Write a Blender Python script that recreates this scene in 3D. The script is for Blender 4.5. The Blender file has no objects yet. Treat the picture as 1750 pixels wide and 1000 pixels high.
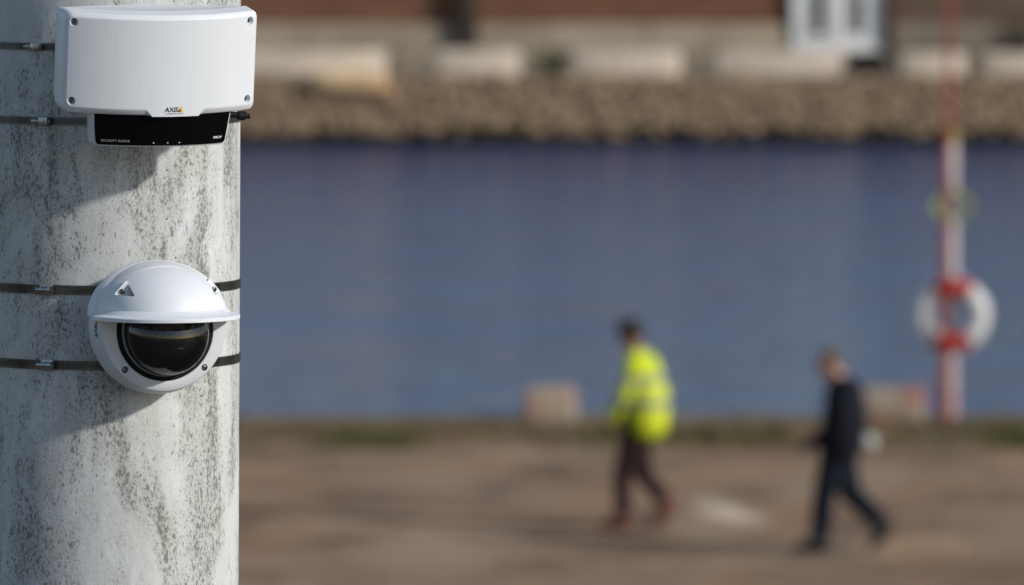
import bpy, bmesh, math, random
from mathutils import Vector, Matrix, noise
R = math.radians
SC = bpy.context.scene
COL = SC.collection

# ------------------------------------------------------------------ camera
cam = bpy.data.cameras.new('camera')
cam.sensor_width = 36.0
cam.lens = 262.5
cam.clip_start = 0.1
cam.clip_end = 6000
cam.dof.use_dof = True
cam.dof.focus_distance = 9.76
cam.dof.aperture_fstop = 7.4
cam.dof.aperture_blades = 9
camo = bpy.data.objects.new('camera', cam)
COL.objects.link(camo)
camo.location = (0, 0, 5.9)
camo.rotation_euler = (R(90 - 3.587), 0, 0)
SC.camera = camo

# ------------------------------------------------------------------ sky and sun
SUN_AZ, SUN_EL = 115.0, 26.0          # azimuth clockwise from +Y, elevation
world = bpy.data.worlds.new("World")
SC.world = world
world.use_nodes = True
wn = world.node_tree.nodes
sky = wn.new('ShaderNodeTexSky')
sky.sky_type = 'NISHITA'
sky.sun_disc = False
sky.sun_elevation = R(SUN_EL)
sky.sun_rotation = R(SUN_AZ)
sky.air_density = 1.0
sky.dust_density = 0.6
sky.ozone_density = 1.8
world.node_tree.links.new(sky.outputs[0], wn['Background'].inputs[0])
wn['Background'].inputs[1].default_value = 0.105
sl = bpy.data.lights.new('sun', 'SUN')
sl.energy = 3.3
sl.angle = R(3.5)
sl.color = (1.0, 0.965, 0.915)
so = bpy.data.objects.new('sun', sl)
COL.objects.link(so)
sd = Vector((math.sin(R(SUN_AZ)) * math.cos(R(SUN_EL)), math.cos(R(SUN_AZ)) * math.cos(R(SUN_EL)), math.sin(R(SUN_EL))))
so.rotation_euler = sd.to_track_quat('Z', 'Y').to_euler()
so.location = (8, -6, 20)

vs = SC.view_settings
vs.view_transform = 'Standard'
vs.look = 'None'
vs.exposure = 0.0
vs.gamma = 1.0
vs.use_curve_mapping = False
SC.cycles.use_denoising = True
SC.cycles.max_bounces = 8

# ------------------------------------------------------------------ helpers
def tag(o, label=None, cat=None, group=None, kind=None):
    if label: o['label'] = label
    if cat: o['category'] = cat
    if group: o['group'] = group
    if kind: o['kind'] = kind
    return o

def link(name, data, mat=None, parent=None, loc=None, rot=None):
    o = bpy.data.objects.new(name, data)
    COL.objects.link(o)
    if mat is not None and data is not None and not data.materials:
        data.materials.append(mat)
    if parent is not None: o.parent = parent
    if loc is not None: o.location = loc
    if rot is not None: o.rotation_euler = rot
    return o

def empty(name, loc=(0, 0, 0), rot=(0, 0, 0)):
    o = link(name, None, loc=loc, rot=rot)
    o.empty_display_size = 0.05
    return o

def mesh_of(name, bm, smooth=True, angle=None):
    bmesh.ops.recalc_face_normals(bm, faces=bm.faces)
    me = bpy.data.meshes.new(name)
    bm.to_mesh(me)
    bm.free()
    if smooth:
        for p in me.polygons: p.use_smooth = True
        if angle is not None:
            me.set_sharp_from_angle(angle=R(angle))
    return me

def add_box(bm, c, s, M=None, bevel=0.0, seg=2):
    r = bmesh.ops.create_cube(bm, size=1.0)
    vsx = r['verts']
    T = Matrix.Translation(c) @ Matrix.Diagonal((s[0], s[1], s[2], 1))
    if M is not None: T = M @ T
    bmesh.ops.transform(bm, matrix=T, verts=vsx)
    if bevel > 0:
        es = list({e for v in vsx for e in v.link_edges})
        bmesh.ops.bevel(bm, geom=es, offset=bevel, segments=seg, affect='EDGES', profile=0.5)

def box_obj(name, c, s, mat, parent=None, bevel=0.0, angle=35):
    bm = bmesh.new()
    add_box(bm, c, s, bevel=bevel)
    return link(name, mesh_of(name, bm, True, angle), mat, parent)

def frame_for(d):
    d = Vector(d).normalized()
    a = Vector((0, 0, 1)) if abs(d.z) < 0.9 else Vector((1, 0, 0))
    u = d.cross(a).normalized()
    return d, u, d.cross(u).normalized()

def add_cap(bm, p0, r0, p1, r1, n=14, round_ends=True, sq=None):
    """tapered tube from p0 to p1 with rounded or flat ends"""
    p0, p1 = Vector(p0), Vector(p1)
    d, u, w = frame_for(p1 - p0)
    rings = []
    if round_ends:
        for k in range(3):
            a = R(90 - 30 * k)
            rings.append((p0 - d * r0 * math.sin(a), r0 * math.cos(a)))
    rings.append((p0, r0)); rings.append((p1, r1))
    if round_ends:
        for k in range(1, 4):
            a = R(30 * k)
            rings.append((p1 + d * r1 * math.sin(a), r1 * math.cos(a)))
    prev = None
    for i, (c, r) in enumerate(rings):
        if r < 1e-7:
            cur = [bm.verts.new(c)]
        else:
            cur = [bm.verts.new(c + (u * math.cos(2 * math.pi * k / n) + w * math.sin(2 * math.pi * k / n)) * r) for k in range(n)]
        if prev is not None:
            if len(prev) == 1:
                for k in range(n): bm.faces.new((prev[0], cur[(k + 1) % n], cur[k]))
            elif len(cur) == 1:
                for k in range(n): bm.faces.new((prev[k], prev[(k + 1) % n], cur[0]))
            else:
                for k in range(n): bm.faces.new((prev[k], prev[(k + 1) % n], cur[(k + 1) % n], cur[k]))
        elif len(cur) > 1:
            bm.faces.new(cur[::-1])
        prev = cur
    if len(prev) > 1: bm.faces.new(prev)

def add_ell(bm, c, r, rot=None, sub=2):
    rr = bmesh.ops.create_icosphere(bm, subdivisions=sub, radius=1.0)
    T = Matrix.Translation(c)
    if rot is not None: T = T @ rot.to_4x4()
    T = T @ Matrix.Diagonal((r[0], r[1], r[2], 1))
    bmesh.ops.transform(bm, matrix=T, verts=rr['verts'])

def add_lathe(bm, prof, n=96, M=None, a0=0.0, a1=2 * math.pi, closed_profile=False):
    """profile of (radius, height) turned about local Z; M maps to place"""
    full = abs(a1 - a0 - 2 * math.pi) < 1e-6
    m = n if full else n + 1
    rows = []
    for (r, h) in prof:
        if r < 1e-7:
            rows.append([bm.verts.new((0, 0, h))])
        else:
            rows.append([bm.verts.new((r * math.cos(a0 + (a1 - a0) * k / n), r * math.sin(a0 + (a1 - a0) * k / n), h)) for k in range(m)])
    pairs = list(zip(rows[:-1], rows[1:]))
    if closed_profile: pairs.append((rows[-1], rows[0]))
    for A, B in pairs:
        for k in range(n):
            k2 = (k + 1) % m
            if len(A) == 1 and len(B) == 1: continue
            if len(A) == 1: bm.faces.new((A[0], B[k], B[k2]))
            elif len(B) == 1: bm.faces.new((A[k], A[k2], B[0]))
            else: bm.faces.new((A[k], A[k2], B[k2], B[k]))
    if M is not None:
        bmesh.ops.transform(bm, matrix=M, verts=[v for r in rows for v in r])

def apply_mods(o):
    dg = bpy.context.evaluated_depsgraph_get()
    me = bpy.data.meshes.new_from_object(o.evaluated_get(dg), preserve_all_data_layers=True, depsgraph=dg)
    old = o.data
    o.modifiers.clear()
    o.data = me
    bpy.data.meshes.remove(old)
    return o

def boolean_cut(o, bm_cut, angle=35):
    me = mesh_of('cutter', bm_cut, False)
    c = bpy.data.objects.new('cutter', me)
    COL.objects.link(c)
    c.parent = o.parent
    md = o.modifiers.new('cut', 'BOOLEAN')
    md.operation = 'DIFFERENCE'; md.solver = 'EXACT'; md.object = c
    bpy.context.view_layer.update()
    apply_mods(o)
    bpy.data.objects.remove(c)
    bpy.data.meshes.remove(me)
    for p in o.data.polygons: p.use_smooth = True
    o.data.set_sharp_from_angle(angle=R(angle))

def text_mesh(txt, size, shear=0.0, bold=0.0, spacing=1.0):
    cu = bpy.data.curves.new('txt', 'FONT')
    cu.body = txt; cu.size = size; cu.shear = shear; cu.offset = bold
    cu.align_x = 'CENTER'; cu.align_y = 'CENTER'
    cu.space_character = spacing
    cu.resolution_u = 3
    o = bpy.data.objects.new('txt', cu)
    COL.objects.link(o)
    bpy.context.view_layer.update()
    dg = bpy.context.evaluated_depsgraph_get()
    me = bpy.data.meshes.new_from_object(o.evaluated_get(dg))
    bpy.data.objects.remove(o); bpy.data.curves.remove(cu)
    return me

# ------------------------------------------------------------------ materials
def new_mat(name, col=(0.5, 0.5, 0.5), rough=0.5, metal=0.0, spec=0.5):
    m = bpy.data.materials.new(name)
    m.use_nodes = True
    b = m.node_tree.nodes['Principled BSDF']
    b.inputs['Base Color'].default_value = (*col, 1)
    b.inputs['Roughness'].default_value = rough
    b.inputs['Metallic'].default_value = metal
    b.inputs['Specular IOR Level'].default_value = spec
    return m, m.node_tree, b

class NT:
    def __init__(s, t): s.t = t
    def n(s, k, **kw):
        x = s.t.nodes.new(k)
        for a, v in kw.items(): setattr(x, a, v)
        return x
    def l(s, a, b): s.t.links.new(a, b)
    def coord(s, scale=(1, 1, 1), kind='Object', loc=(0, 0, 0), rot=(0, 0, 0)):
        c = s.n('ShaderNodeTexCoord'); m = s.n('ShaderNodeMapping')
        m.inputs['Scale'].default_value = scale; m.inputs['Location'].default_value = loc; m.inputs['Rotation'].default_value = rot
        s.l(c.outputs[kind], m.inputs['Vector'])
        return m.outputs[0]
    def noise(s, v, scale, detail=4, rough=0.55, dist=0.0):
        x = s.n('ShaderNodeTexNoise')
        x.inputs['Scale'].default_value = scale; x.inputs['Detail'].default_value = detail
        x.inputs['Roughness'].default_value = rough; x.inputs['Distortion'].default_value = dist
        s.l(v, x.inputs['Vector'])
        return x.outputs[0]
    def ramp(s, f, stops, interp='LINEAR'):
        x = s.n('ShaderNodeValToRGB'); e = x.color_ramp.elements
        x.color_ramp.interpolation = interp
        while len(e) < len(stops): e.new(0.5)
        for i, (p, c) in enumerate(stops):
            e[i].position = p
            e[i].color = (c, c, c, 1) if isinstance(c, (int, float)) else (*c, 1)
        s.l(f, x.inputs[0])
        return x.outputs[0]
    def mix(s, f, a, b, mode='MIX'):
        x = s.n('ShaderNodeMix'); x.data_type = 'RGBA'; x.blend_type = mode
        for i, v in ((0, f), (6, a), (7, b)):
            if isinstance(v, (int, float)): x.inputs[i].default_value = v
            elif isinstance(v, tuple): x.inputs[i].default_value = (*v, 1)
            else: s.l(v, x.inputs[i])
        return x.outputs[2]
    def math(s, op, a, b=0.0, c=None, clamp=False):
        x = s.n('ShaderNodeMath'); x.operation = op; x.use_clamp = clamp
        for i, v in enumerate((a, b) if c is None else (a, b, c)):
            if isinstance(v, (int, float)): x.inputs[i].default_value = v
            else: s.l(v, x.inputs[i])
        return x.outputs[0]
    def bump(s, h, strength, dist, bsdf, normal=None):
        x = s.n('ShaderNodeBump')
        x.inputs['Strength'].default_value = strength; x.inputs['Distance'].default_value = dist
        s.l(h, x.inputs['Height'])
        if normal is not None: s.l(normal, x.inputs['Normal'])
        if bsdf is not None: s.l(x.outputs[0], bsdf.inputs['Normal'])
        return x.outputs[0]

def mottled(name, stops, scale=5, rough=0.8, bump=0.0, bdist=0.01, coord_scale=(1, 1, 1), detail=5, spec=0.3):
    m, t, b = new_mat(name, rough=rough, spec=spec)
    k = NT(t); v = k.coord(coord_scale)
    f = k.noise(v, scale, detail, 0.6)
    k.l(k.ramp(f, stops), b.inputs['Base Color'])
    if bump: k.bump(k.noise(v, scale * 3, 4), bump, bdist, b)
    return m

MAT = {}
# white powder coat
def white_paint(name, col):
    m, t, b = new_mat(name, col, 0.42, 0, 0.4)
    k = NT(t); v = k.coord()
    f = k.noise(v, 9, 5, 0.6)
    k.l(k.mix(k.ramp(f, [(0.35, 0.0), (0.75, 0.16)]), col, (col[0] * .86, col[1] * .85, col[2] * .82)), b.inputs['Base Color'])
    cur = b.inputs['Base Color'].links[0].from_socket
    stv = k.ramp(k.noise(k.coord((1, 1, 0.07)), 55, 4, 0.6), [(0.54, 0.0), (0.75, 0.22)])
    k.l(k.mix(stv, cur, (col[0] * .8, col[1] * .79, col[2] * .76)), b.inputs['Base Color'])
    k.l(k.ramp(k.noise(v, 60, 3), [(0.3, 0.36), (0.7, 0.5)]), b.inputs['Roughness'])
    k.bump(k.noise(v, 1400, 2), 0.06, 0.0004, b)
    return m
MAT['white'] = white_paint('white_powder_coat', (0.755, 0.772, 0.79))
MAT['off'] = white_paint('pale_grey_plastic', (0.655, 0.67, 0.685))
MAT['blackgloss'] = new_mat('black_gloss_panel', (0.0015, 0.0015, 0.002), 0.12, 0, 0.22)[0]
MAT['black'] = new_mat('black_rubber', (0.006, 0.006, 0.006), 0.7, 0, 0.2)[0]
MAT['print_black'] = new_mat('black_print', (0.01, 0.01, 0.012), 0.6)[0]
MAT['print_white'] = new_mat('white_print', (0.75, 0.75, 0.75), 0.6)[0]
MAT['print_dim'] = new_mat('grey_print', (0.35, 0.35, 0.35), 0.6)[0]
MAT['print_grey'] = new_mat('dark_grey_print', (0.12, 0.12, 0.125), 0.6)[0]
MAT['print_yellow'] = new_mat('yellow_print', (0.80, 0.55, 0.015), 0.5)[0]
MAT['print_red'] = new_mat('red_print', (0.33, 0.012, 0.01), 0.5)[0]

m, t, b = new_mat('steel', (0.45, 0.44, 0.43), 0.32, 1.0)
k = NT(t); v = k.coord()
k.l(k.ramp(k.noise(v, 90, 4), [(0.3, (0.25, 0.24, 0.23)), (0.7, (0.55, 0.54, 0.53))]), b.inputs['Base Color'])
k.l(k.ramp(k.noise(v, 200, 3), [(0.3, 0.22), (0.7, 0.48)]), b.inputs['Roughness'])
MAT['steel'] = m
MAT['screw'] = new_mat('dark_steel', (0.16, 0.16, 0.16), 0.38, 1.0)[0]

def band_mat(name, dark, light, groove=0.32):
    """worm-drive strap: perforated middle, plain edges; uv: u = metres along, v = 0..1 across"""
    m, t, b = new_mat(name, dark, 0.38, 1.0)
    k = NT(t)
    c = k.n('ShaderNodeTexCoord'); sp = k.n('ShaderNodeSeparateXYZ')
    k.l(c.outputs['UV'], sp.inputs[0])
    slot = k.math('GREATER_THAN', k.math('FRACT', k.math('MULTIPLY', sp.outputs[0], 1 / 0.0023)), 0.5)
    mid = k.math('LESS_THAN', k.math('ABSOLUTE', k.math('SUBTRACT', sp.outputs[1], 0.5)), groove)
    f = k.math('MULTIPLY', slot, mid)
    v = k.coord()
    base = k.mix(k.ramp(k.noise(v, 30, 5), [(0.35, 0.0), (0.7, 1.0)]), dark, light)
    k.l(k.mix(k.math('MULTIPLY', f, 0.65), base, (0.025, 0.023, 0.022)), b.inputs['Base Color'])
    k.l(k.ramp(k.noise(v, 120, 3), [(0.3, 0.28), (0.7, 0.5)]), b.inputs['Roughness'])
    k.bump(k.math('MULTIPLY', f, -1.0), 0.6, 0.0006, b)
    return m
MAT['band_dark'] = band_mat('dark_steel_strap', (0.075, 0.069, 0.065), (0.18, 0.168, 0.158))
MAT['band_light'] = band_mat('grey_steel_strap', (0.10, 0.10, 0.105), (0.20, 0.20, 0.21))

# weathered concrete of the pole
def concrete_pole():
    m, t, b = new_mat('weathered_concrete', rough=0.9, spec=0.2)
    k = NT(t)
    vi = k.coord((1, 1, 1))
    vv = k.coord((1, 1, 0.16))          # streaks running down
    vs_ = k.coord((1, 1, 0.55))
    # light cement with greyer and paler areas
    big = k.noise(vv, 7.0, 6, 0.62, 0.4)
    base = k.ramp(big, [(0.30, (0.40, 0.405, 0.39)), (0.44, (0.52, 0.525, 0.515)), (0.58, (0.60, 0.602, 0.595)), (0.75, (0.665, 0.668, 0.665))])
    sm = k.ramp(k.noise(k.coord((1, 1, 0.45), rot=(0, 0.25, 0.3)), 16, 8, 0.7, 1.2), [(0.50, 0.0), (0.66, 0.8)])
    base = k.mix(sm, base, (0.69, 0.70, 0.71))
    warm = k.ramp(k.noise(k.coord((1, 1, 0.3), loc=(3, 1, 2)), 6, 4), [(0.5, 0.0), (0.68, 0.55)])
    base = k.mix(warm, base, (0.60, 0.59, 0.52))
    # algae zones: broad vertical patches broken into narrow runs
    zone = k.ramp(k.noise(k.coord((1, 1, 0.38), loc=(1.7, 0.4, 0.9)), 10.5, 7, 0.68, 0.7), [(0.42, 0.0), (0.57, 1.0)])
    zone2 = k.ramp(k.noise(k.coord((1, 1, 0.10), loc=(5.7, 2.4, 0.9)), 30, 5, 0.65), [(0.38, 0.0), (0.64, 1.0)])
    z = k.math('MULTIPLY', zone, k.math('MULTIPLY_ADD', zone2, 0.6, 0.4))
    # dark speckle, thresholded by the zone
    sp1 = k.noise(vs_, 270, 3, 0.6, 0.2)
    f1 = k.math('MULTIPLY', k.math('SUBTRACT', sp1, k.math('MULTIPLY_ADD', z, -0.20, 0.625)), 8.5, clamp=True)
    sp2 = k.noise(vs_, 560, 2, 0.5)
    f2 = k.math('MULTIPLY', k.math('SUBTRACT', sp2, k.math('MULTIPLY_ADD', z, -0.16, 0.62)), 8.0, clamp=True)
    f = k.math('MAXIMUM', f1, k.math('MULTIPLY', f2, 0.7))
    base = k.mix(k.math('MULTIPLY', z, 0.52), base, (0.32, 0.315, 0.27))
    st = k.ramp(k.noise(k.coord((1, 1, 0.03)), 95, 3, 0.6), [(0.55, 0.0), (0.72, 0.22)])
    base = k.mix(st, base, (0.40, 0.40, 0.375))
    base = k.mix(k.math('MULTIPLY', f, 0.72), base, (0.105, 0.105, 0.088))
    # few larger pits
    vo = k.n('ShaderNodeTexVoronoi'); vo.inputs['Scale'].default_value = 42; vo.inputs['Randomness'].default_value = 1
    k.l(vi, vo.inputs['Vector'])
    pit = k.math('MULTIPLY', k.math('LESS_THAN', vo.outputs['Distance'], 0.075), k.math('GREATER_THAN', k.noise(vi, 23, 2), 0.56))
    base = k.mix(k.math('MULTIPLY', pit, 0.8), base, (0.03, 0.03, 0.03))
    k.l(base, b.inputs['Base Color'])
    h = k.math('ADD', k.noise(vi, 160, 5, 0.65), k.math('MULTIPLY', pit, -1.2))
    h = k.math('ADD', h, k.math('MULTIPLY', f, -0.25))
    n1 = k.bump(k.noise(vi, 14, 3), 0.35, 0.004, None)
    k.bump(h, 0.40, 0.0012, b, n1)
    return m
MAT['pole'] = concrete_pole()

# ground: trodden gravel and old asphalt
def ground_mat():
    m, t, b = new_mat('worn_gravel', rough=0.92, spec=0.15)
    k = NT(t)
    v = k.coord((1, 1, 1))
    a = k.noise(v, 0.55, 5, 0.6, 0.3)
    base = k.ramp(a, [(0.30, (0.228, 0.136, 0.075)), (0.46, (0.335, 0.204, 0.117)), (0.58, (0.401, 0.248, 0.144)), (0.75, (0.508, 0.331, 0.197))])
    d = k.ramp(k.noise(k.coord((0.55, 1, 1), loc=(4.1, 2.2, 0)), 0.32, 4, 0.6), [(0.50, 0.0), (0.66, 0.7)])
    lt = k.ramp(k.noise(k.coord((0.8, 0.45, 1), loc=(9.1, 3.2, 0)), 0.9, 5, 0.65, 0.5), [(0.46, 0.0), (0.66, 0.75)])
    base = k.mix(lt, base, (0.395, 0.295, 0.207))
    dk = k.ramp(k.noise(k.coord((0.9, 0.5, 1), loc=(2.1, 8.2, 0)), 0.8, 5, 0.65, 0.5), [(0.47, 0.0), (0.66, 0.8)])
    base = k.mix(dk, base, (0.115, 0.081, 0.055))
    base = k.mix(d, base, (0.206, 0.132, 0.083))
    # pale dusty patch beside the walkers
    def along(d, off, w):
        x = k.n('ShaderNodeVectorMath'); x.operation = 'DOT_PRODUCT'; x.inputs[1].default_value = d; k.l(v, x.inputs[0])
        q = k.math('MULTIPLY_ADD', x.outputs['Value'], 1 / w, -off / w)
        return k.math('MULTIPLY', q, q)
    rad2 = k.math('ADD', along((0.99, 0.135, 0), 1.845 * 0.99 + 63.85 * 0.135, 0.27), along((0.135, -0.99, 0), 1.845 * 0.135 - 63.85 * 0.99, 1.75))
    rr = k.math('SQRT', rad2)
    e = k.math('ADD', rr, k.math('MULTIPLY_ADD', k.noise(k.coord((1.6, 0.5, 1)), 1.9, 5, 0.7), 2.6, -1.3))
    base = k.mix(k.ramp(e, [(0.35, 0.85), (1.0, 0.0)]), base, (0.742, 0.574, 0.420))
    g = k.noise(v, 26, 4, 0.7)
    base = k.mix(0.5, base, k.ramp(g, [(0.3, 0.25), (0.7, 0.75)]), 'OVERLAY')
    k.l(base, b.inputs['Base Color'])
    k.bump(k.noise(v, 30, 5, 0.7), 0.5, 0.02, b)
    return m
MAT['ground'] = ground_mat()
MAT['far_ground'] = mottled('far_gravel', [(0.3, (0.10, 0.085, 0.065)), (0.7, (0.2, 0.175, 0.14))], 0.8, 0.95)
MAT['coping'] = mottled('dirty_quay_edge', [(0.3, (0.163, 0.118, 0.068)), (0.5, (0.244, 0.176, 0.105)), (0.7, (0.342, 0.256, 0.164))], 1.6, 0.95, 0.4, 0.02)

# water
def water_mat():
    m, t, b = new_mat('harbour_water', (0.014, 0.050, 0.165), 0.12, 0, 0.5)
    b.inputs['IOR'].default_value = 1.33
    k = NT(t)
    v = k.coord((0.9, 1.0, 1.0))
    h = k.math('ADD', k.noise(v, 1.1, 4, 0.6, 0.3), k.math('MULTIPLY', k.noise(v, 0.22, 3, 0.5), 2.2))
    k.bump(h, 1.0, 0.22, b)
    return m
MAT['water'] = water_mat()

# brick
def brick_mat(name, c1, c2, mortar):
    m, t, b = new_mat(name, rough=0.9, spec=0.2)
    k = NT(t)
    v = k.coord((1, 1, 1), rot=(R(90), 0, 0))
    br = k.n('ShaderNodeTexBrick')
    br.inputs['Color1'].default_value = (*c1, 1); br.inputs['Color2'].default_value = (*c2, 1); br.inputs['Mortar'].default_value = (*mortar, 1)
    br.inputs['Scale'].default_value = 1.0; br.inputs['Mortar Size'].default_value = 0.008
    br.inputs['Brick Width'].default_value = 0.25; br.inputs['Row Height'].default_value = 0.075
    k.l(v, br.inputs['Vector'])
    f = k.noise(k.coord(), 0.9, 5, 0.6)
    k.l(k.mix(0.6, br.outputs['Color'], k.ramp(f, [(0.3, 0.33), (0.7, 0.67)]), 'OVERLAY'), b.inputs['Base Color'])
    return m
MAT['brick'] = brick_mat('brown_red_brick', (0.208, 0.084, 0.043), (0.158, 0.065, 0.035), (0.223, 0.146, 0.098))
MAT['brick2'] = brick_mat('grey_brown_brick', (0.167, 0.103, 0.069), (0.130, 0.083, 0.058), (0.198, 0.149, 0.110))
MAT['plinth'] = mottled('stone_plinth', [(0.3, (0.234, 0.189, 0.137)), (0.5, (0.325, 0.267, 0.195)), (0.7, (0.377, 0.312, 0.227))], 0.7, 0.9)
MAT['roof'] = mottled('tiled_roof', [(0.3, (0.10, 0.05, 0.035)), (0.7, (0.16, 0.08, 0.05))], 2, 0.85)
MAT['frame'] = mottled('white_window_paint', [(0.3, (0.78, 0.76, 0.74)), (0.7, (0.86, 0.845, 0.82))], 3, 0.5)
MAT['pane'] = new_mat('dark_window_glass', (0.006, 0.007, 0.008), 0.3, 0, 0.1)[0]
MAT['pipe'] = mottled('dark_brown_iron', [(0.3, (0.045, 0.032, 0.024)), (0.7, (0.08, 0.055, 0.042))], 3, 0.8)
def block_mat(name, stops):
    return mottled(name, stops, 1.4, 0.9, 0.5, 0.02)
MAT['block'] = block_mat('pale_stone', [(0.3, (0.511, 0.410, 0.299)), (0.5, (0.680, 0.556, 0.421)), (0.72, (0.813, 0.683, 0.545))])
MAT['block_y'] = block_mat('ochre_stone', [(0.3, (0.511, 0.347, 0.176)), (0.5, (0.643, 0.464, 0.246)), (0.7, (0.680, 0.401, 0.211))])
STONES = []
for i, c in enumerate([(0.407, 0.285, 0.176), (0.362, 0.249, 0.154), (0.455, 0.325, 0.205), (0.381, 0.267, 0.174), (0.321, 0.22, 0.134)]):
    STONES.append(mottled('rubble_stone_%d' % i, [(0.3, tuple(x * .75 for x in c)), (0.7, tuple(x * 1.2 for x in c))], 4, 0.92, 0.6, 0.03))
MAT['slime'] = mottled('wet_weedy_stone', [(0.3, (0.022, 0.018, 0.010)), (0.7, (0.05, 0.04, 0.022))], 3, 0.7)
MAT['core'] = mottled('rubble_mortar', [(0.3, (0.10, 0.08, 0.06)), (0.7, (0.16, 0.125, 0.095))], 4, 0.95)
MAT['leaf'] = mottled('dull_green_leaf', [(0.3, (0.030, 0.034, 0.012)), (0.7, (0.075, 0.075, 0.028))], 6, 0.8)
MAT['leaf_dark'] = mottled('dark_olive_leaf', [(0.3, (0.022, 0.019, 0.010)), (0.7, (0.05, 0.04, 0.02))], 6, 0.8)
MAT['twig'] = new_mat('twig_bark', (0.05, 0.035, 0.025), 0.9)[0]
MAT['grass'] = mottled('green_grass', [(0.3, (0.055, 0.065, 0.014)), (0.7, (0.11, 0.115, 0.03))], 2, 0.8)
MAT['dry'] = mottled('dry_grass', [(0.3, (0.12, 0.085, 0.045)), (0.7, (0.22, 0.165, 0.095))], 2, 0.85)

# painted concrete blocks by the water
def painted_block(name, seed, paint, amount):
    m, t, b = new_mat(name, rough=0.85, spec=0.2)
    k = NT(t); v = k.coord(loc=(seed, seed * 2.1, 0))
    base = k.ramp(k.noise(v, 5, 5), [(0.3, (0.30, 0.235, 0.17)), (0.7, (0.47, 0.39, 0.30))])
    f = k.ramp(k.noise(v, 2.6, 3), [(amount, 0.0), (amount + 0.08, 0.8)])
    k.l(k.mix(f, base, paint), b.inputs['Base Color'])
    k.bump(k.noise(v, 25, 4), 0.4, 0.01, b)
    return m
MAT['blk1'] = painted_block('concrete_with_faded_pink_paint', 1.3, (0.46, 0.25, 0.19), 0.49)
MAT['blk2'] = painted_block('concrete_with_red_paint', 4.4, (0.42, 0.14, 0.10), 0.46)
MAT['buoy_white'] = new_mat('buoy_white', (0.70, 0.70, 0.68), 0.5)[0]
MAT['buoy_red'] = new_mat('buoy_red', (0.45, 0.035, 0.02), 0.5)[0]
MAT['hook_red'] = mottled('red_pole_paint', [(0.3, (0.27, 0.035, 0.022)), (0.7, (0.36, 0.055, 0.035))], 4, 0.5)
def post_mat():
    m, t, b = new_mat('white_post_with_worn_red_rings', rough=0.6)
    k = NT(t)
    c = k.n('ShaderNodeTexCoord'); sp = k.n('ShaderNodeSeparateXYZ'); k.l(c.outputs['Object'], sp.inputs[0])
    v = k.coord()
    base = k.ramp(k.noise(v, 6, 5), [(0.3, (0.42, 0.36, 0.36)), (0.7, (0.62, 0.58, 0.57))])
    z = sp.outputs[2]
    f = k.math('MULTIPLY', k.math('LESS_THAN', z, 0.55), k.ramp(k.noise(v, 3.5, 3), [(0.4, 0.25), (0.6, 0.8)]))
    k.l(k.mix(f, base, (0.40, 0.11, 0.10)), b.inputs['Base Color'])
    return m
MAT['post'] = post_mat()
MAT['rope_y'] = new_mat('yellow_green_rope', (0.42, 0.50, 0.05), 0.8)[0]
MAT['cap_y'] = new_mat('yellow_cap', (0.30, 0.22, 0.06), 0.6)[0]
MAT['float'] = mottled('scuffed_white_float', [(0.3, (0.36, 0.355, 0.34)), (0.7, (0.50, 0.49, 0.47))], 9, 0.6)

# people
def skin_mat(name, c):
    m, t, b = new_mat(name, c, 0.5)
    b.inputs['Subsurface Weight'].default_value = 0.15
    b.inputs['Subsurface Radius'].default_value = (0.01, 0.004, 0.002)
    return m
MAT['skin1'] = skin_mat('tanned_skin', (0.30, 0.135, 0.085))
MAT['skin2'] = skin_mat('skin', (0.40, 0.20, 0.135))
MAT['hair1'] = mottled('black_hair', [(0.3, (0.012, 0.010, 0.009)), (0.7, (0.03, 0.024, 0.02))], 30, 0.6)
MAT['hair2'] = mottled('grey_brown_hair', [(0.3, (0.06, 0.045, 0.035)), (0.7, (0.13, 0.10, 0.085))], 30, 0.6)
def cloth(name, stops, scale=9):
    return mottled(name, stops, scale, 0.9, 0.5, 0.012, spec=0.2)
MAT['trouser1'] = cloth('dark_maroon_trousers', [(0.35, (0.018, 0.009, 0.011)), (0.6, (0.033, 0.015, 0.018)), (0.75, (0.054, 0.033, 0.033))])
MAT['jacket2'] = cloth('navy_jacket', [(0.3, (0.005, 0.005, 0.010)), (0.7, (0.011, 0.011, 0.019))])
MAT['jeans2'] = cloth('dark_blue_jeans', [(0.3, (0.005, 0.007, 0.011)), (0.7, (0.011, 0.015, 0.027))])
MAT['shoe1'] = new_mat('red_brown_leather', (0.17, 0.05, 0.03), 0.55)[0]
MAT['shoe2'] = new_mat('black_leather', (0.01, 0.01, 0.011), 0.5)[0]
MAT['eye'] = new_mat('eye', (0.03, 0.02, 0.015), 0.2)[0]
def hivis():
    m, t, b = new_mat('high_visibility_yellow', rough=0.75, spec=0.2)
    k = NT(t)
    c = k.n('ShaderNodeTexCoord'); sp = k.n('ShaderNodeSeparateXYZ'); k.l(c.outputs['Object'], sp.inputs[0])
    z = sp.outputs[2]
    v = k.coord()
    col = k.ramp(k.noise(v, 5, 4), [(0.35, (0.46, 0.56, 0.04)), (0.65, (0.76, 0.82, 0.012))])
    def band(lo, hi):
        return k.math('MULTIPLY', k.math('GREATER_THAN', z, lo), k.math('LESS_THAN', z, hi))
    f = k.math('MAXIMUM', band(1.04, 1.115), band(1.23, 1.30))
    k.l(k.mix(f, col, (0.26, 0.27, 0.23)), b.inputs['Base Color'])
    k.bump(k.noise(v, 14, 4), 0.7, 0.02, b)
    return m
MAT['hivis'] = hivis()

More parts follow.
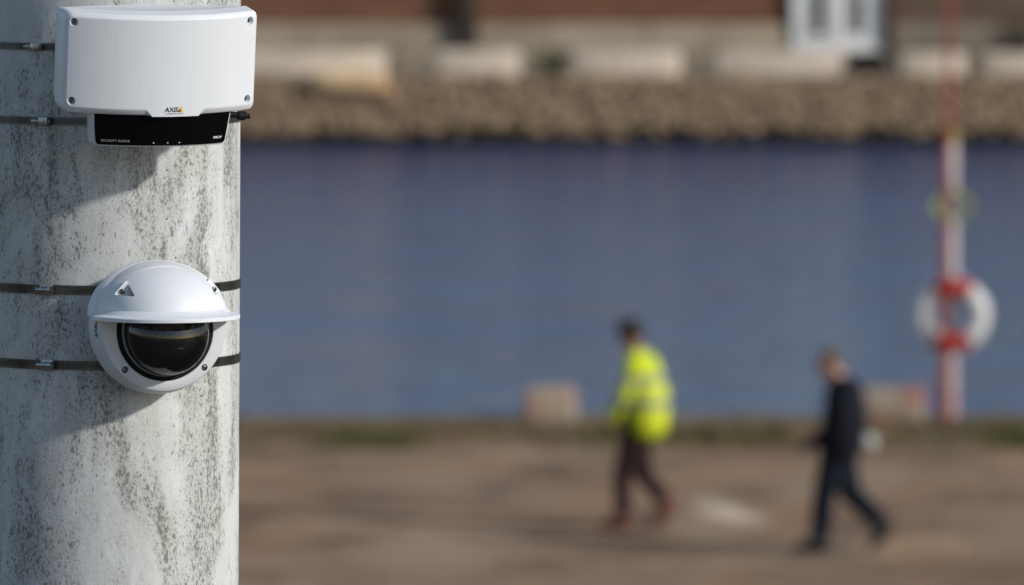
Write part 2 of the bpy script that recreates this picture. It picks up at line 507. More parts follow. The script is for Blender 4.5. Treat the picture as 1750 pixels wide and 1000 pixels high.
# smoked clear bubble
m = bpy.data.materials.new('clear_smoked_bubble'); m.use_nodes = True
t = m.node_tree; t.nodes.clear(); k = NT(t)
out = k.n('ShaderNodeOutputMaterial'); mx = k.n('ShaderNodeMixShader')
tr = k.n('ShaderNodeBsdfTransparent'); tr.inputs[0].default_value = (0.55, 0.55, 0.56, 1)
gl = k.n('ShaderNodeBsdfGlossy'); gl.inputs['Roughness'].default_value = 0.02
fr = k.n('ShaderNodeFresnel'); fr.inputs[0].default_value = 1.8
k.l(fr.outputs[0], mx.inputs[0]); k.l(tr.outputs[0], mx.inputs[1]); k.l(gl.outputs[0], mx.inputs[2]); k.l(mx.outputs[0], out.inputs[0])
MAT['glass'] = m
MAT['inner'] = new_mat('satin_black_interior', (0.006, 0.006, 0.0065), 0.3, 0, 0.5)[0]
MAT['lens'] = new_mat('lens_glass', (0.004, 0.004, 0.008), 0.05, 0, 0.8)[0]

# ================================================================== SETTING
def sheet(name, x0, x1, y0, y1, z, mat, nx=1, ny=1):
    bm = bmesh.new()
    vs_ = [[bm.verts.new((x0 + (x1 - x0) * i / nx, y0 + (y1 - y0) * j / ny, z)) for i in range(nx + 1)] for j in range(ny + 1)]
    for j in range(ny):
        for i in range(nx):
            bm.faces.new((vs_[j][i], vs_[j][i + 1], vs_[j + 1][i + 1], vs_[j + 1][i]))
    return tag(link(name, mesh_of(name, bm, False), mat), kind='structure')

WATER_Z = -1.5
EDGE_Y = 74.1
sheet('quay_ground', -2500, 2500, -2500, 73.2, 0.0, MAT['ground'])
# dark sheet added out of view, to darken the reflection in the dome glass
sheet('added_dark_sheet', -400, 400, -45, 34, 0.004, mottled('added_asphalt', [(0.3, (0.060, 0.056, 0.052)), (0.7, (0.095, 0.088, 0.082))], 1.2, 0.9, 0.4, 0.01))
sheet('water', -2500, 2500, 70, 176, WATER_Z, MAT['water'])
sheet('far_ground', -2500, 2500, 174.0, 5000, 0.05, MAT['far_ground'])

# quay edge: uneven coping and its wall down into the water
random.seed(3)
bm = bmesh.new()
nx = 240
prev = None
for i in range(nx + 1):
    x = -60 + 120 * i / nx
    e = noise.noise(Vector((x * 0.7, 2.0, 0))) * 0.10 + noise.noise(Vector((x * 2.3, 7.0, 0))) * 0.05
    zt = 0.035 + 0.02 * noise.noise(Vector((x * 1.3, 4.0, 1)))
    cur = [bm.verts.new(p) for p in ((x, 73.2, -0.02), (x, 73.22, zt), (x, EDGE_Y + e - 0.05, zt), (x, EDGE_Y + e, zt - 0.05), (x, EDGE_Y + e, -2.5))]
    if prev:
        for a in range(4): bm.faces.new((prev[a], cur[a], cur[a + 1], prev[a + 1]))
    prev = cur
tag(link('quay_edge', mesh_of('quay_edge', bm, True, 40), MAT['coping']), kind='structure')

# ------------------------------------------------------------------ far embankment of rubble stones
emb = empty('rubble_embankment', (0, 173.0, WATER_Z))
tag(emb, 'long brown rubble stone embankment rising out of the water below the brick buildings', 'embankment')
bm = bmesh.new()
prev = None
for i in range(2):
    x = (-40, 50)[i]
    cur = [bm.verts.new(p) for p in ((x, -0.35, -1.2), (x, -0.05, 0.0), (x, 0.42, 1.55), (x, 1.2, 1.56), (x, 1.2, -1.2))]
    if prev:
        for a in range(4): bm.faces.new((prev[a], cur[a], cur[a + 1], prev[a + 1]))
    prev = cur
link('mortar_core', mesh_of('mortar_core', bm, False), MAT['core'], emb)

def stone_mesh(seed):
    random.seed(seed)
    bm = bmesh.new()
    bmesh.ops.create_icosphere(bm, subdivisions=1, radius=0.5)
    for v in bm.verts:
        p = v.co.copy()
        q = Vector([math.copysign(abs(a * 2) ** 0.6, a) * 0.5 for a in p])
        v.co = q * (1 + 0.22 * noise.noise(p * 2.3 + Vector((seed * 3.1, 0, 0))))
    return mesh_of('stone', bm, False)
SM = [[stone_mesh(20 + i) for i in range(4)] for _ in STONES]
SM = []
for mi, mt in enumerate(STONES):
    row = []
    for i in range(3):
        me = stone_mesh(30 + mi * 5 + i); me.materials.append(mt); row.append(me)
    SM.append(row)
slime_m = stone_mesh(77); slime_m.materials.append(MAT['slime'])
random.seed(11)
cand = []
z = 0.0
heights = [0.20, 0.18, 0.20, 0.19, 0.20, 0.19, 0.20, 0.19]
for row, h in enumerate(heights):
    x = -22 + random.random() * 0.4
    while x < 27:
        w = random.uniform(0.17, 0.36) if random.random() < 0.85 else random.uniform(0.36, 0.60)
        yc = -0.05 + 0.47 * (z + h / 2) / 1.55
        hh = h * random.uniform(0.95, 1.35)
        sc = (w * 1.10, 0.42, hh * 1.08)
        loc = (x + w / 2, yc + random.uniform(-0.06, 0.07), z + h / 2 + random.uniform(-0.05, 0.05))
        rot = (random.uniform(-.2, .2), random.uniform(-.3, .3), random.uniform(-.25, .25))
        wet = row == 0 or (row == 1 and random.random() < 0.5)
        me = slime_m if wet else random.choice(random.choice(SM))
        cand.append((me, loc, rot, sc))
        x += w
    z += h
inview = sorted([c for c in cand if -6.9 < c[1][0] < 12.3], key=lambda c: -c[3][0] * c[3][2])[:300]
keep = {id(c) for c in inview}
for me, loc, rot, sc in inview:
    o = link('stone', me, None, emb, loc, rot); o.scale = sc
rest = [c for c in cand if id(c) not in keep]
bm = bmesh.new()
mats = []
for me, loc, rot, sc in rest:
    M = Matrix.LocRotScale(Vector(loc), __import__('mathutils').Euler(rot), Vector(sc))
    n0 = len(bm.faces)
    tmp = me.copy(); tmp.transform(M); bm.from_mesh(tmp); bpy.data.meshes.remove(tmp)
    mt = me.materials[0]
    if mt not in mats: mats.append(mt)
    bm.faces.ensure_lookup_table()
    for f in bm.faces[n0:]: f.material_index = mats.index(mt)
me = mesh_of('stone_rest', bm, False)
for mt in mats: me.materials.append(mt)
tag(link('stone_rest', me, None, emb), kind='stuff')

# ------------------------------------------------------------------ pale blocks on the far bank
def rough_block(name, sx, sy, sz, seed, bev=0.05, amp=0.02):
    bm = bmesh.new()
    add_box(bm, (0, 0, sz / 2), (sx, sy, sz), bevel=bev, seg=2)
    bmesh.ops.subdivide_edges(bm, edges=[e for e in bm.edges if e.calc_length() > 0.3], cuts=3, use_grid_fill=True)
    for v in bm.verts:
        v.co += Vector((noise.noise(v.co * 3 + Vector((seed, 0, 0))), noise.noise(v.co * 3 + Vector((0, seed, 0))), noise.noise(v.co * 3 + Vector((0, 0, seed))))) * amp
    return mesh_of(name, bm, True, 40)
FB = [(-6.9, -2.95, 0.60, 'long pale stone block on the far bank just above the ochre slab'),
      (-1.78, 0.16, 0.62, 'pale stone block on the far bank below the dark iron post of the brick wall'),
      (1.40, 3.92, 0.60, 'pale stone block on the far bank, between the green shrub and the next long block'),
      (4.78, 7.70, 0.60, 'pale stone block on the far bank ending below the white window'),
      (9.0, 10.55, 0.55, 'pale stone block on the far bank, crossed by the tall red boat hook'),
      (10.95, 12.9, 0.55, 'pale stone block on the far bank, beyond the lifebuoy post on its far side')]
for i, (x0, x1, h, lab) in enumerate(FB):
    o = link('stone_block', rough_block('stone_block', x1 - x0, 0.8, h, i * 3.3), MAT['block'], None, ((x0 + x1) / 2, 173.95, 0.045))
    tag(o, lab, 'stone block', 'pale stone blocks along the far bank')
o = link('stone_slab', rough_block('stone_slab', 1.75, 0.7, 0.36, 9.1), MAT['block_y'], None, (-3.75, 173.25, -0.27), (R(-6), R(2), 0))
tag(o, 'ochre stone slab set into the rubble embankment under a pale block', 'stone slab')

def shrub(loc, w, h, d, n, mat, label, seed, leaf=0.10):
    random.seed(seed)
    e = empty('shrub', loc)
    tag(e, label, 'shrub', 'shrubs on the far bank')
    bm = bmesh.new()
    tips = []
    for i in range(9):
        a = random.uniform(0, 6.28); r = random.uniform(0.2, 0.8)
        tip = Vector((math.cos(a) * r * w / 2, math.sin(a) * r * d / 2, h * random.uniform(0.55, 0.95)))
        tips.append(tip)
        add_cap(bm, (tip.x * 0.1, tip.y * 0.1, 0), 0.02, tip, 0.006, n=5, round_ends=False)
    link('stem', mesh_of('stem', bm), MAT['twig'], e)
    bm = bmesh.new()
    for i in range(n):
        tp = random.choice(tips)
        p = tp * random.uniform(0.35, 1.05) + Vector((random.gauss(0, w * .13), random.gauss(0, d * .13), random.gauss(0, h * .12)))
        p.z = max(0.03, p.z)
        d1 = Vector((random.gauss(0, 1), random.gauss(0, 1), random.gauss(0, 1))).normalized()
        d2 = d1.orthogonal().normalized()
        s = leaf * random.uniform(0.5, 1.1)
        bm.faces.new([bm.verts.new(p + q) for q in (-d1 * s * .5, d2 * s * .28, d1 * s * .5, -d2 * s * .28)])
    tag(link('foliage', mesh_of('foliage', bm, False), mat, e), kind='stuff')
shrub((0.95, 173.8, 0.05), 1.0, 0.62, 0.7, 700, MAT['leaf'], 'dull green shrub in the gap between two pale stone blocks, below the brick wall', 5)
shrub((8.32, 173.75, 0.05), 1.5, 0.55, 0.8, 1400, MAT['leaf_dark'], 'dark olive shrub on the far bank right under the white window', 6)
shrub((11.9, 176.4, 0.05), 1.6, 1.35, 1.0, 1600, MAT['leaf_dark'], 'tall dark shrub against the grey brown wall behind the boat hook', 7)

# ------------------------------------------------------------------ buildings on the far bank
def building(x0, x1, mat, label, name):
    e = empty(name, ((x0 + x1) / 2, 178.0, 0.05))
    tag(e, label, 'building')
    w = x1 - x0
    box_obj('wall', (0, 4, 1.1 + 0.85), (w, 8, 1.7), mat, e)
    box_obj('plinth', (0, 3.98, 0.548), (w - 0.01, 8.16, 1.10), MAT['plinth'], e, 0.02)
    bm = bmesh.new()
    prev = None
    for x in (-w / 2 - 0.2, w / 2 + 0.2):
        cur = [bm.verts.new(p) for p in ((x, -0.4, 2.8), (x, 4, 3.7), (x, 8.4, 2.8))]
        if prev:
            bm.faces.new((prev[0], cur[0], cur[1], prev[1])); bm.faces.new((prev[1], cur[1], cur[2], prev[2])); bm.faces.new((prev[2], cur[2], cur[0], prev[0]))
            bm.faces.new(prev); bm.faces.new(cur)
        prev = cur
    link('roof', mesh_of('roof', bm, False), MAT['roof'], e)
    return e
b1 = building(-30.0, 9.12, MAT['brick'], 'long low brown red brick building with stone plinth and white window behind the far bank', 'brick_building')
b2 = building(9.14, 34.0, MAT['brick2'], 'grey brown brick building beyond the dark downpipe, behind the boat hook', 'brick_building')
cx1 = (-30.0 + 9.12) / 2
MAT['pipe_brown'] = mottled('brown_painted_pipe', [(0.3, (0.07, 0.045, 0.032)), (0.7, (0.11, 0.07, 0.05))], 3, 0.8)
def downpipe(parent, x, w, z0, z1, mat=MAT['pipe']):
    bm = bmesh.new()
    add_box(bm, (x, -0.24, (z0 + z1) / 2), (w, 0.26, z1 - z0), bevel=0.04)
    for z in (z0 + 0.3, (z0 + z1) / 2, z1 - 0.3):
        add_box(bm, (x, -0.24, z), (w + 0.06, 0.30, 0.08), bevel=0.015)
    link('iron_post', mesh_of('iron_post', bm, True, 35), mat, parent)
downpipe(b1, -1.03 - cx1, 0.46, 0.5, 2.78)
downpipe(b1, 9.0 - cx1, 0.16, 0.35, 2.78, MAT['pipe_brown'])
# window: white casement with two dark glazed strips
win = box_obj('window', (7.74 - cx1, -0.12, 1.47), (2.18, 0.10, 1.86), MAT['frame'], b1, 0.02)
WX = 7.74 - cx1
for s in (-1, 1):
    for (z0, z1) in ((0.86, 1.12), (1.18, 1.70), (1.76, 2.28)):
        box_obj('pane', (WX + s * 0.45, -0.175, (z0 + z1) / 2), (0.34, 0.02, z1 - z0), MAT['pane'], win)
    box_obj('mullion', (WX + s * 0.45, -0.178, 1.15), (0.40, 0.03, 0.055), MAT['frame'], win)
    box_obj('mullion', (WX + s * 0.45, -0.178, 1.73), (0.40, 0.03, 0.055), MAT['frame'], win)
for x in (-1.0, 0, 1.0):
    box_obj('stile', (WX + x, -0.18, 1.47), (0.12, 0.05, 1.80), MAT['frame'], win, 0.01)
box_obj('sill', (WX, -0.20, 0.50), (2.30, 0.24, 0.08), MAT['frame'], win, 0.01)

# ------------------------------------------------------------------ weeds along the quay edge
def blades(name, n, xr, dens, mat, hmin, hmax, label, cat, seed, yr=(70.2, 73.6)):
    random.seed(seed)
    bm = bmesh.new()
    k = 0
    while k < n:
        x = random.uniform(*xr); y = random.uniform(*yr)
        if dens(x, y) < random.random(): 
            k += 0.2
            continue
        k += 1
        h = random.uniform(hmin, hmax); a = random.uniform(0, 3.14); w = random.uniform(0.006, 0.016)
        lean = Vector((random.gauss(0, .35), random.gauss(0, .35), 1)).normalized() * h
        s = Vector((math.cos(a), math.sin(a), 0)) * w
        p = Vector((x, y, 0.0))
        bm.faces.new([bm.verts.new(q) for q in (p - s, p + s, p + lean * 0.6 + s * .6, p + lean, p + lean * 0.6 - s * .6)])
    o = link(name, mesh_of(name, bm, False), mat)
    tag(o, label, cat, kind='stuff')
def d_green(x, y):
    a = math.exp(-((x + 1.33) / 0.42) ** 2) * (1 if y < 72.2 else 0.4)
    bb = (0.8 if 0.7 < x < 2.7 else 0) * math.exp(-((y - 71.6) / 0.8) ** 2)
    c = math.exp(-((x - 4.9) / 0.3) ** 2)
    d = 0.22 if 3.6 < x < 9 else 0.08
    return min(1, max(a, bb, c, d * max(0, 0.5 + noise.noise(Vector((x * 1.2, y, 3))))))
def d_dry(x, y):
    return max(0, 0.45 + 0.8 * noise.noise(Vector((x * 1.1, y * 1.1, 9)))) * (1 if y > 71 else 0.35)
blades('dry_grass', 15000, (-9, 11), d_dry, MAT['dry'], 0.03, 0.13, 'dry brown grass along the quay edge', 'grass', 21)
blades('green_grass', 13000, (-9, 11), d_green, MAT['grass'], 0.03, 0.11, 'low green grass patches along the quay edge', 'grass', 22)

# ================================================================== CONCRETE POLE
PX, PY, PR = -0.5455, 9.965, 0.182
MR = 0.188                      # radius at which the brackets carry the devices
LEAN = 0.0062
def pole_x(z): return PX + (z - 5.4) * LEAN
def pole_pt(ang, z, r):     # ang from the -Y direction towards +X, degrees
    return Vector((pole_x(z) + math.sin(R(ang)) * r, PY - math.cos(R(ang)) * r, z))
bm = bmesh.new()
seg = 160
rows = []
zs = [0.0, 0.02] + [0.25 * i for i in range(1, 33)] + [8.02]
for z in zs:
    rr = PR + (0.012 if z == 0 else 0)
    rows.append([bm.verts.new((math.sin(2 * math.pi * k / seg) * rr + (z - 5.4) * LEAN, -math.cos(2 * math.pi * k / seg) * rr, z)) for k in range(seg)])
for A, B in zip(rows[:-1], rows[1:]):
    for k in range(seg): bm.faces.new((A[k], A[(k + 1) % seg], B[(k + 1) % seg], B[k]))
bm.faces.new(rows[-1]); bm.faces.new(rows[0][::-1])
pole = link('concrete_pole', mesh_of('concrete_pole', bm, True, 40), MAT['pole'], None, (PX, PY, 0))
tag(pole, 'thick round pale concrete pole stained with dark speckles, carrying the white security devices', 'pole')

# ------------------------------------------------------------------ hose clamps round the pole
def clamp(z, width, mat, hx, kind, label, tilt=0.0):
    """steel strap with a worm screw housing at angle hx"""
    e = empty('hose_clamp', (pole_x(z), PY, z), (0, math.atan(LEAN) + R(tilt), 0))
    tag(e, label, 'hose clamp', 'steel hose clamps strapped round the pole')
    n = 220
    bm = bmesh.new(); uvl = bm.loops.layers.uv.new('UVMap')
    r0, r1 = PR + 0.0006, PR + 0.0018
    prof = [(r0, -width / 2), (r1, -width / 2 + 0.0003), (r1, width / 2 - 0.0003), (r0, width / 2)]
    rows = []
    for kx in range(n):
        a = 2 * math.pi * kx / n
        rows.append([bm.verts.new((math.sin(a) * r, -math.cos(a) * r, h)) for r, h in prof])
    for kx in range(n):
        A, B = rows[kx], rows[(kx + 1) % n]
        for j in range(3):
            f = bm.faces.new((A[j], B[j], B[j + 1], A[j + 1]))
            for lp, (uu, vv) in zip(f.loops, ((kx, j), (kx + 1, j), (kx + 1, j + 1), (kx, j + 1))):
                lp[uvl].uv = (uu / n * 2 * math.pi * PR, (0.0, 0.02, 0.98, 1.0)[vv])
    link('band', mesh_of('band', bm, True, 40), mat, e)
    M = Matrix.Rotation(R(hx), 4, 'Z') @ Matrix.Translation((0, -(PR + 0.0055), 0))      # local x along the strap, -y outwards
    bm = bmesh.new()
    if kind == 'round':
        # overlapping strap tail, saddle, worm barrel
        add_box(bm, (0.002, 0.0022, 0.0003), (0.018, 0.0042, width * 1.22), M, 0.001)
        link('saddle', mesh_of('saddle', bm, True, 35), MAT['steel'], e)
        bm = bmesh.new()
        Mx = M @ Matrix.Rotation(R(90), 4, 'Y')
        add_lathe(bm, [(0, -0.0125), (0.0030, -0.0125), (0.0034, -0.0118), (0.0034, -0.0056), (0.0041, -0.0050), (0.0044, -0.0044), (0.0044, 0.0082), (0.0040, 0.0088), (0, 0.0088)], 28, Mx)
        w = link('worm_housing', mesh_of('worm_housing', bm, True, 30), MAT['steel'], e)
        bm = bmesh.new()
        add_lathe(bm, [(0, 0.0089), (0.0046, 0.0089), (0.0049, 0.0094), (0.0049, 0.0128), (0.0044, 0.0134), (0.0022, 0.0134), (0.0018, 0.0120), (0, 0.0120)], 6, Mx)
        link('screw_head', mesh_of('screw_head', bm, True, 30), MAT['screw'], e)
        bm = bmesh.new()
        add_box(bm, (0.001, 0.0012, width * 0.60), (0.009, 0.0022, 0.0022), M, 0.0006)
        link('tab', mesh_of('tab', bm, True, 35), MAT['steel'], e)
    else:
        add_box(bm, (0.002, 0.0004, 0), (0.0125, 0.0092, width * 1.12), M, 0.0012)
        link('worm_housing', mesh_of('worm_housing', bm, True, 35), MAT['steel'], e)
        Mx = M @ Matrix.Rotation(R(90), 4, 'Y')
        bm = bmesh.new()
        add_lathe(bm, [(0, -0.0155), (0.0026, -0.0155), (0.0030, -0.0148), (0.0036, -0.0044), (0, -0.0044)], 20, Mx)
        link('worm_screw', mesh_of('worm_screw', bm, True, 35), MAT['steel'], e)
        bm = bmesh.new()
        add_lathe(bm, [(0, 0.0084), (0.0040, 0.0084), (0.0044, 0.009), (0.0044, 0.0118), (0.0038, 0.0124), (0, 0.0124)], 6, Mx)
        link('screw_head', mesh_of('screw_head', bm, True, 30), MAT['screw'], e)
    return e
clamp(5.6085, 0.0095, MAT['band_light'], -26, 'box', 'grey steel hose clamp with box buckle, behind the upper half of the radar')
clamp(5.5110, 0.0105, MAT['band_light'], -22.3, 'box', 'grey steel hose clamp with box buckle, just under the white radar cover')
clamp(5.2895, 0.0125, MAT['band_dark'], -21.3, 'round', 'dark steel hose clamp with round worm barrel, behind the top of the dome camera')
clamp(5.1903, 0.0125, MAT['band_dark'], -20.8, 'round', 'dark steel hose clamp with round worm barrel, behind the lower half of the dome camera')

# ================================================================== RADAR
RYAW = 18.4
ROFF = Vector((math.sin(R(RYAW)), -math.cos(R(RYAW)), 0))
RZ = 5.6066
rad = empty('radar_detector', Vector((pole_x(RZ), PY, RZ)) + ROFF * MR, (R(8.5), 0, R(RYAW)))
tag(rad, 'white rectangular security radar with bulging cover and black lower panel, strapped high on the pole', 'radar')
RA = 0.245                       # radius of the bulge
HW = 0.1365                     # half width of the cover (along the arc)
def on_arc(s, z, n):            # n = outward distance of the arc at its ends
    ph = s / RA
    return Vector((RA * math.sin(ph), -(n + RA * math.cos(ph) - RA * math.cos(HW / RA)), z))
def plate(name, prof_fn, layers, mat, parent, cols, back_bulge=None, angle=30):
    """prof_fn(inset) -> list of (s, ztop, zbottom); layers = [(inset, n)], first = front"""
    bm = bmesh.new()
    rings = []
    for li, (ins, n) in enumerate(layers):
        pr = prof_fn(ins)
        if callable(n):
            top = [bm.verts.new(Vector((on_arc(s, 0, 0).x, -n(s), zt))) for s, zt, zb in pr]
            bot = [bm.verts.new(Vector((on_arc(s, 0, 0).x, -n(s), zb))) for s, zt, zb in pr]
        else:
            top = [bm.verts.new(on_arc(s, zt, n)) for s, zt, zb in pr]
            bot = [bm.verts.new(on_arc(s, zb, n)) for s, zt, zb in pr]
        rings.append((top, bot))
    def cap(top, bot):
        for i in range(len(top) - 1): bm.faces.new((top[i], top[i + 1], bot[i + 1], bot[i]))
    cap(*rings[0]); cap(*rings[-1])
    for (t0, b0), (t1, b1) in zip(rings[:-1], rings[1:]):
        L0 = t0 + b0[::-1]; L1 = t1 + b1[::-1]
        for i in range(len(L0)):
            j = (i + 1) % len(L0)
            bm.faces.new((L0[i], L0[j], L1[j], L1[i]))
    return link(name, mesh_of(name, bm, True, angle), mat, parent)

HT = 0.0657                     # half height
def cover_profile(ins):
    hw = HW - ins * 0.8; r = max(0.004, 0.010 - ins * 0.4)
    ss = []
    for k in range(7): ss.append(-hw + r * (1 - math.cos(R(15 * k))))
    N = 36
    for k in range(1, N): ss.append(-hw + r + (2 * hw - 2 * r) * k / N)
    for k in range(7): ss.append(hw - r * (1 - math.sin(R(90 - 15 * k))))
    # tab break points
    T = (-0.012, 0.028, 0.058, 0.072)
    for tx in (-0.0265, -0.0185, 0.0450, 0.0530): ss.append(tx)
    ss = sorted(ss)
    o = []
    for s in ss:
        d = max(0.0, abs(s) - (hw - r))
        dz = r - math.sqrt(max(0, r * r - d * d))
        # centre tab on the lower edge: chamfer vanishes there
        tb = min(1, max(0, (s + 0.0265) / 0.0080)) * min(1, max(0, (0.0530 - s) / 0.0080))
        low = ins * 1.45 * (1 - tb) - 0.0012 * tb
        o.append((s, HT - ins * 1.05 - dz, -HT + low + dz))
    return o
NF = 0.090
def backn(s): return 0.034 - 0.018 * (1 - (s / HW) ** 2)
cover = plate('cover', cover_profile,
              [(0.0066, NF), (0.0054, NF), (0.0048, NF - 0.0004), (0.0012, NF - 0.0034), (0.0003, NF - 0.0046), (0.0, NF - 0.0060), (0.0, NF - 0.0075), (0.0, NF - 0.038), (0.0, NF - 0.040), (0.002, NF - 0.042), (0.004, backn)], MAT['white'], rad, None, angle=50)
# counterbored screw holes at the corners
holes = [(sx, sz) for sx in (-0.1248, 0.1225) for sz in (HT - 0.0125, -HT + 0.0155)]
bm = bmesh.new()
def arc_frame(s, z, n):
    ph = s / RA
    p = on_arc(s, z, n)
    nn = Vector((math.sin(ph), -math.cos(ph), 0)); xx = Vector((math.cos(ph), math.sin(ph), 0)); zz = Vector((0, 0, 1))
    return Matrix(((xx.x, zz.x, nn.x, p.x), (xx.y, zz.y, nn.y, p.y), (xx.z, zz.z, nn.z, p.z), (0, 0, 0, 1)))   # local z outwards
for s, z in holes:
    add_lathe(bm, [(0, -0.009), (0.0040, -0.009), (0.0042, -0.0045), (0.0056, 0.0006), (0.0062, 0.004), (0, 0.004)], 32, arc_frame(s, z, NF))
boolean_cut(cover, bm, 50)
def screw(parent, M, r=0.0033, mat=None):
    """pan head with a socket"""
    bm = bmesh.new()
    add_lathe(bm, [(r * 1.0, -0.0025), (r, -0.0006), (r * 0.82, 0.0), (r * 0.5, 0.0002)], 24, M)
    add_lathe(bm, [(r * 0.5, 0.0002), (r * 0.46, -0.0016), (0, -0.0018)], 6, M)
    return link('screw', mesh_of('screw', bm, True, 40), mat or MAT['screw'], parent)
for s, z in holes: screw(rad, arc_frame(s, z, NF - 0.0062), 0.0034)

# lower module: pale housing and glossy black panel
LZ0, LZ1 = -HT - 0.0430, -HT + 0.004
def low_profile(ins, hwt=0.0965, hwb=0.0905, c=0.0025, r=0.006):
    def f(i2):
        ins_ = ins + i2
        N = 44
        out = []
        zt, zb = LZ1, LZ0 + ins_
        H = hwt - ins_
        for kx in range(N + 1):
            u = -1 + 2 * kx / N
            u = math.copysign(1 - (1 - abs(u)) ** 1.7, u) if abs(u) > 0 else 0
            s = u * H
            # sides lean in towards the bottom, corners rounded
            a = abs(s)
            hb = (hwb if s > 0 else hwt - 0.0012) - ins_
            if a > hb - r:
                q = min(1, (a - (hb - r)) / (r * 0.85))
                dz = r * (1 - math.sqrt(max(0, 1 - min(q, 0.985) ** 2)))
                if a > hb - r * 0.15:
                    tt = (a - (hb - r * 0.15)) / (H - hb + r * 0.15)
                    dz = dz + (zt - zb - dz) * 0.97 * tt
                zbb = zb + dz
            else: zbb = zb
            out.append((s + c, zt, zbb))
        return out
    return f
NL = NF - 0.008
plate('housing', low_profile(0.0), [(0.0010, NL - 0.0016), (0.0002, NL - 0.0026), (0.0, NL - 0.012), (-0.0008, NL - 0.026), (0.0015, NL - 0.032), (0.003, NL - 0.034)], MAT['off'], rad, None)
plate('front_panel', low_profile(0.0022), [(0.0004, NL), (0.0, NL - 0.0004), (0.0, NL - 0.004)], MAT['blackgloss'], rad, None)

def arc_text(name, txt, size, s0, z0, n, mat, parent, shear=0, bold=0, spacing=1.0, z_follow=0.0):
    me = text_mesh(txt, size, shear, bold, spacing)
    for v in me.vertices:
        v.co = on_arc(s0 + v.co.x, z0 + v.co.y, n)
    return link(name, me, mat, parent)
arc_text('lettering', 'SECURITY RADAR', 0.0043, -0.0635, LZ0 + 0.0078, NL + 0.0002, MAT['print_dim'], rad, 0, 0.0, 1.12)
arc_text('lettering', 'FMCW', 0.0044, 0.0775, LZ0 + 0.0100, NL + 0.0002, MAT['print_white'], rad, 0, 0.0001, 1.0)
for sx in (-0.0175, 0.0015, 0.0175):
    bm = bmesh.new()
    add_lathe(bm, [(0, 0.0004), (0.00085, 0.0003), (0.00085, -0.0002)], 14, arc_frame(sx + 0.004, LZ0 + 0.0058, NL + 0.0002))
    link('status_light', mesh_of('status_light', bm), MAT['print_white'], rad)
LGX, LGZ = 0.0105, -HT + 0.0072
arc_text('lettering', 'AXIS', 0.0088, LGX - 0.0040, LGZ + 0.0004, NF + 0.0002, MAT['print_black'], rad, 0.18, 0.00022, 0.98)
arc_text('lettering', 'COMMUNICATIONS', 0.0024, LGX + 0.0007, LGZ - 0.0047, NF + 0.0002, MAT['print_grey'], rad, 0, 0.00002, 1.12)
def arc_poly(name, pts, n, mat):
    bm = bmesh.new()
    bm.faces.new([bm.verts.new(on_arc(LGX + x, LGZ + z, n)) for x, z in pts])
    link(name, mesh_of(name, bm, False), mat, rad)
arc_poly('emblem', [(0.0092, 0.0058), (0.0126, -0.0026), (0.0090, -0.0026), (0.0093, 0.0008), (0.0076, 0.0018)], NF + 0.0002, MAT['print_yellow'])
arc_poly('emblem', [(0.0073, 0.0016), (0.0090, 0.0007), (0.0088, -0.0026), (0.0048, -0.0026)], NF + 0.0002, MAT['print_red'])

# black cable gland showing past the pole, under the cover's right end
bm = bmesh.new()
M = Matrix.Translation((0.131, 0.004, -0.0905)) @ Matrix.Rotation(R(96), 4, 'Y')
add_cap(bm, (0.122, 0.004, -0.0895), 0.0030, (0.045, -0.012, -0.062), 0.0030, 12)
add_lathe(bm, [(0, -0.012), (0.0042, -0.012), (0.0042, 0.004), (0.0060, 0.0045), (0.0062, 0.013), (0.0050, 0.0155), (0.0036, 0.016), (0.0034, 0.021), (0, 0.021)], 18, M)
link('cable_gland', mesh_of('cable_gland', bm, True, 35), MAT['black'], rad)
# mounting bracket against the pole
bm = bmesh.new()
add_box(bm, (0, -0.009, 0.0), (0.085, 0.046, 0.095), None, 0.004)
link('mounting_bracket', mesh_of('mounting_bracket', bm, True, 35), MAT['off'], rad)

# ================================================================== DOME CAMERA
DYAW = 22.0
DOFF = Vector((math.sin(R(DYAW)), -math.cos(R(DYAW)), 0))
DZ = 5.2468
dome = empty('dome_camera', Vector((pole_x(DZ), PY, DZ)) + DOFF * (MR + 0.018), (0, 0, R(DYAW)))
tag(dome, 'white round dome camera with peaked weather hood and dark glass bubble, strapped to the pole', 'security camera')
# local: x right, -y outwards, z up.  lathe axis z -> -y
TOUT = Matrix.Rotation(R(90), 4, 'X')
BUB = 0.0065                    # the bubble sits a little below the centre of the body
TBUB = Matrix.Translation((0, 0, -BUB)) @ TOUT
bm = bmesh.new()
add_lathe(bm, [(0.060, -0.004), (0.0890, -0.004), (0.0905, -0.0022), (0.0918, 0.004), (0.0920, 0.012), (0.0912, 0.021), (0.0893, 0.029), (0.0880, 0.0355), (0.0868, 0.0388), (0.0856, 0.0400),
               (0.0700, 0.0425), (0.0672, 0.0425), (0.0664, 0.0415), (0.0660, 0.030), (0.060, 0.028), (0.060, -0.004)], 160, TOUT)
for v in bm.verts:
    if math.hypot(v.co.x, v.co.z) < 0.0702: v.co.z -= BUB
for v in bm.verts:
    if v.co.z > 0: v.co.z *= 0.90
body = link('body', mesh_of('body', bm, True, 32), MAT['off'], dome)
# screw wells on the face
bm = bmesh.new()
face_screws = [(0.0790 * math.cos(R(a)), 0.0790 * math.sin(R(a))) for a in (-46, -134)]
for x, z in face_screws:
    add_lathe(bm, [(0, 0.0345), (0.0044, 0.0345), (0.0047, 0.046), (0, 0.046)], 28, Matrix.Translation((x, 0, z)) @ TOUT)
boolean_cut(body, bm, 32)
for x, z in face_screws: screw(dome, Matrix.Translation((x, -0.0398, z)) @ TOUT, 0.0037)
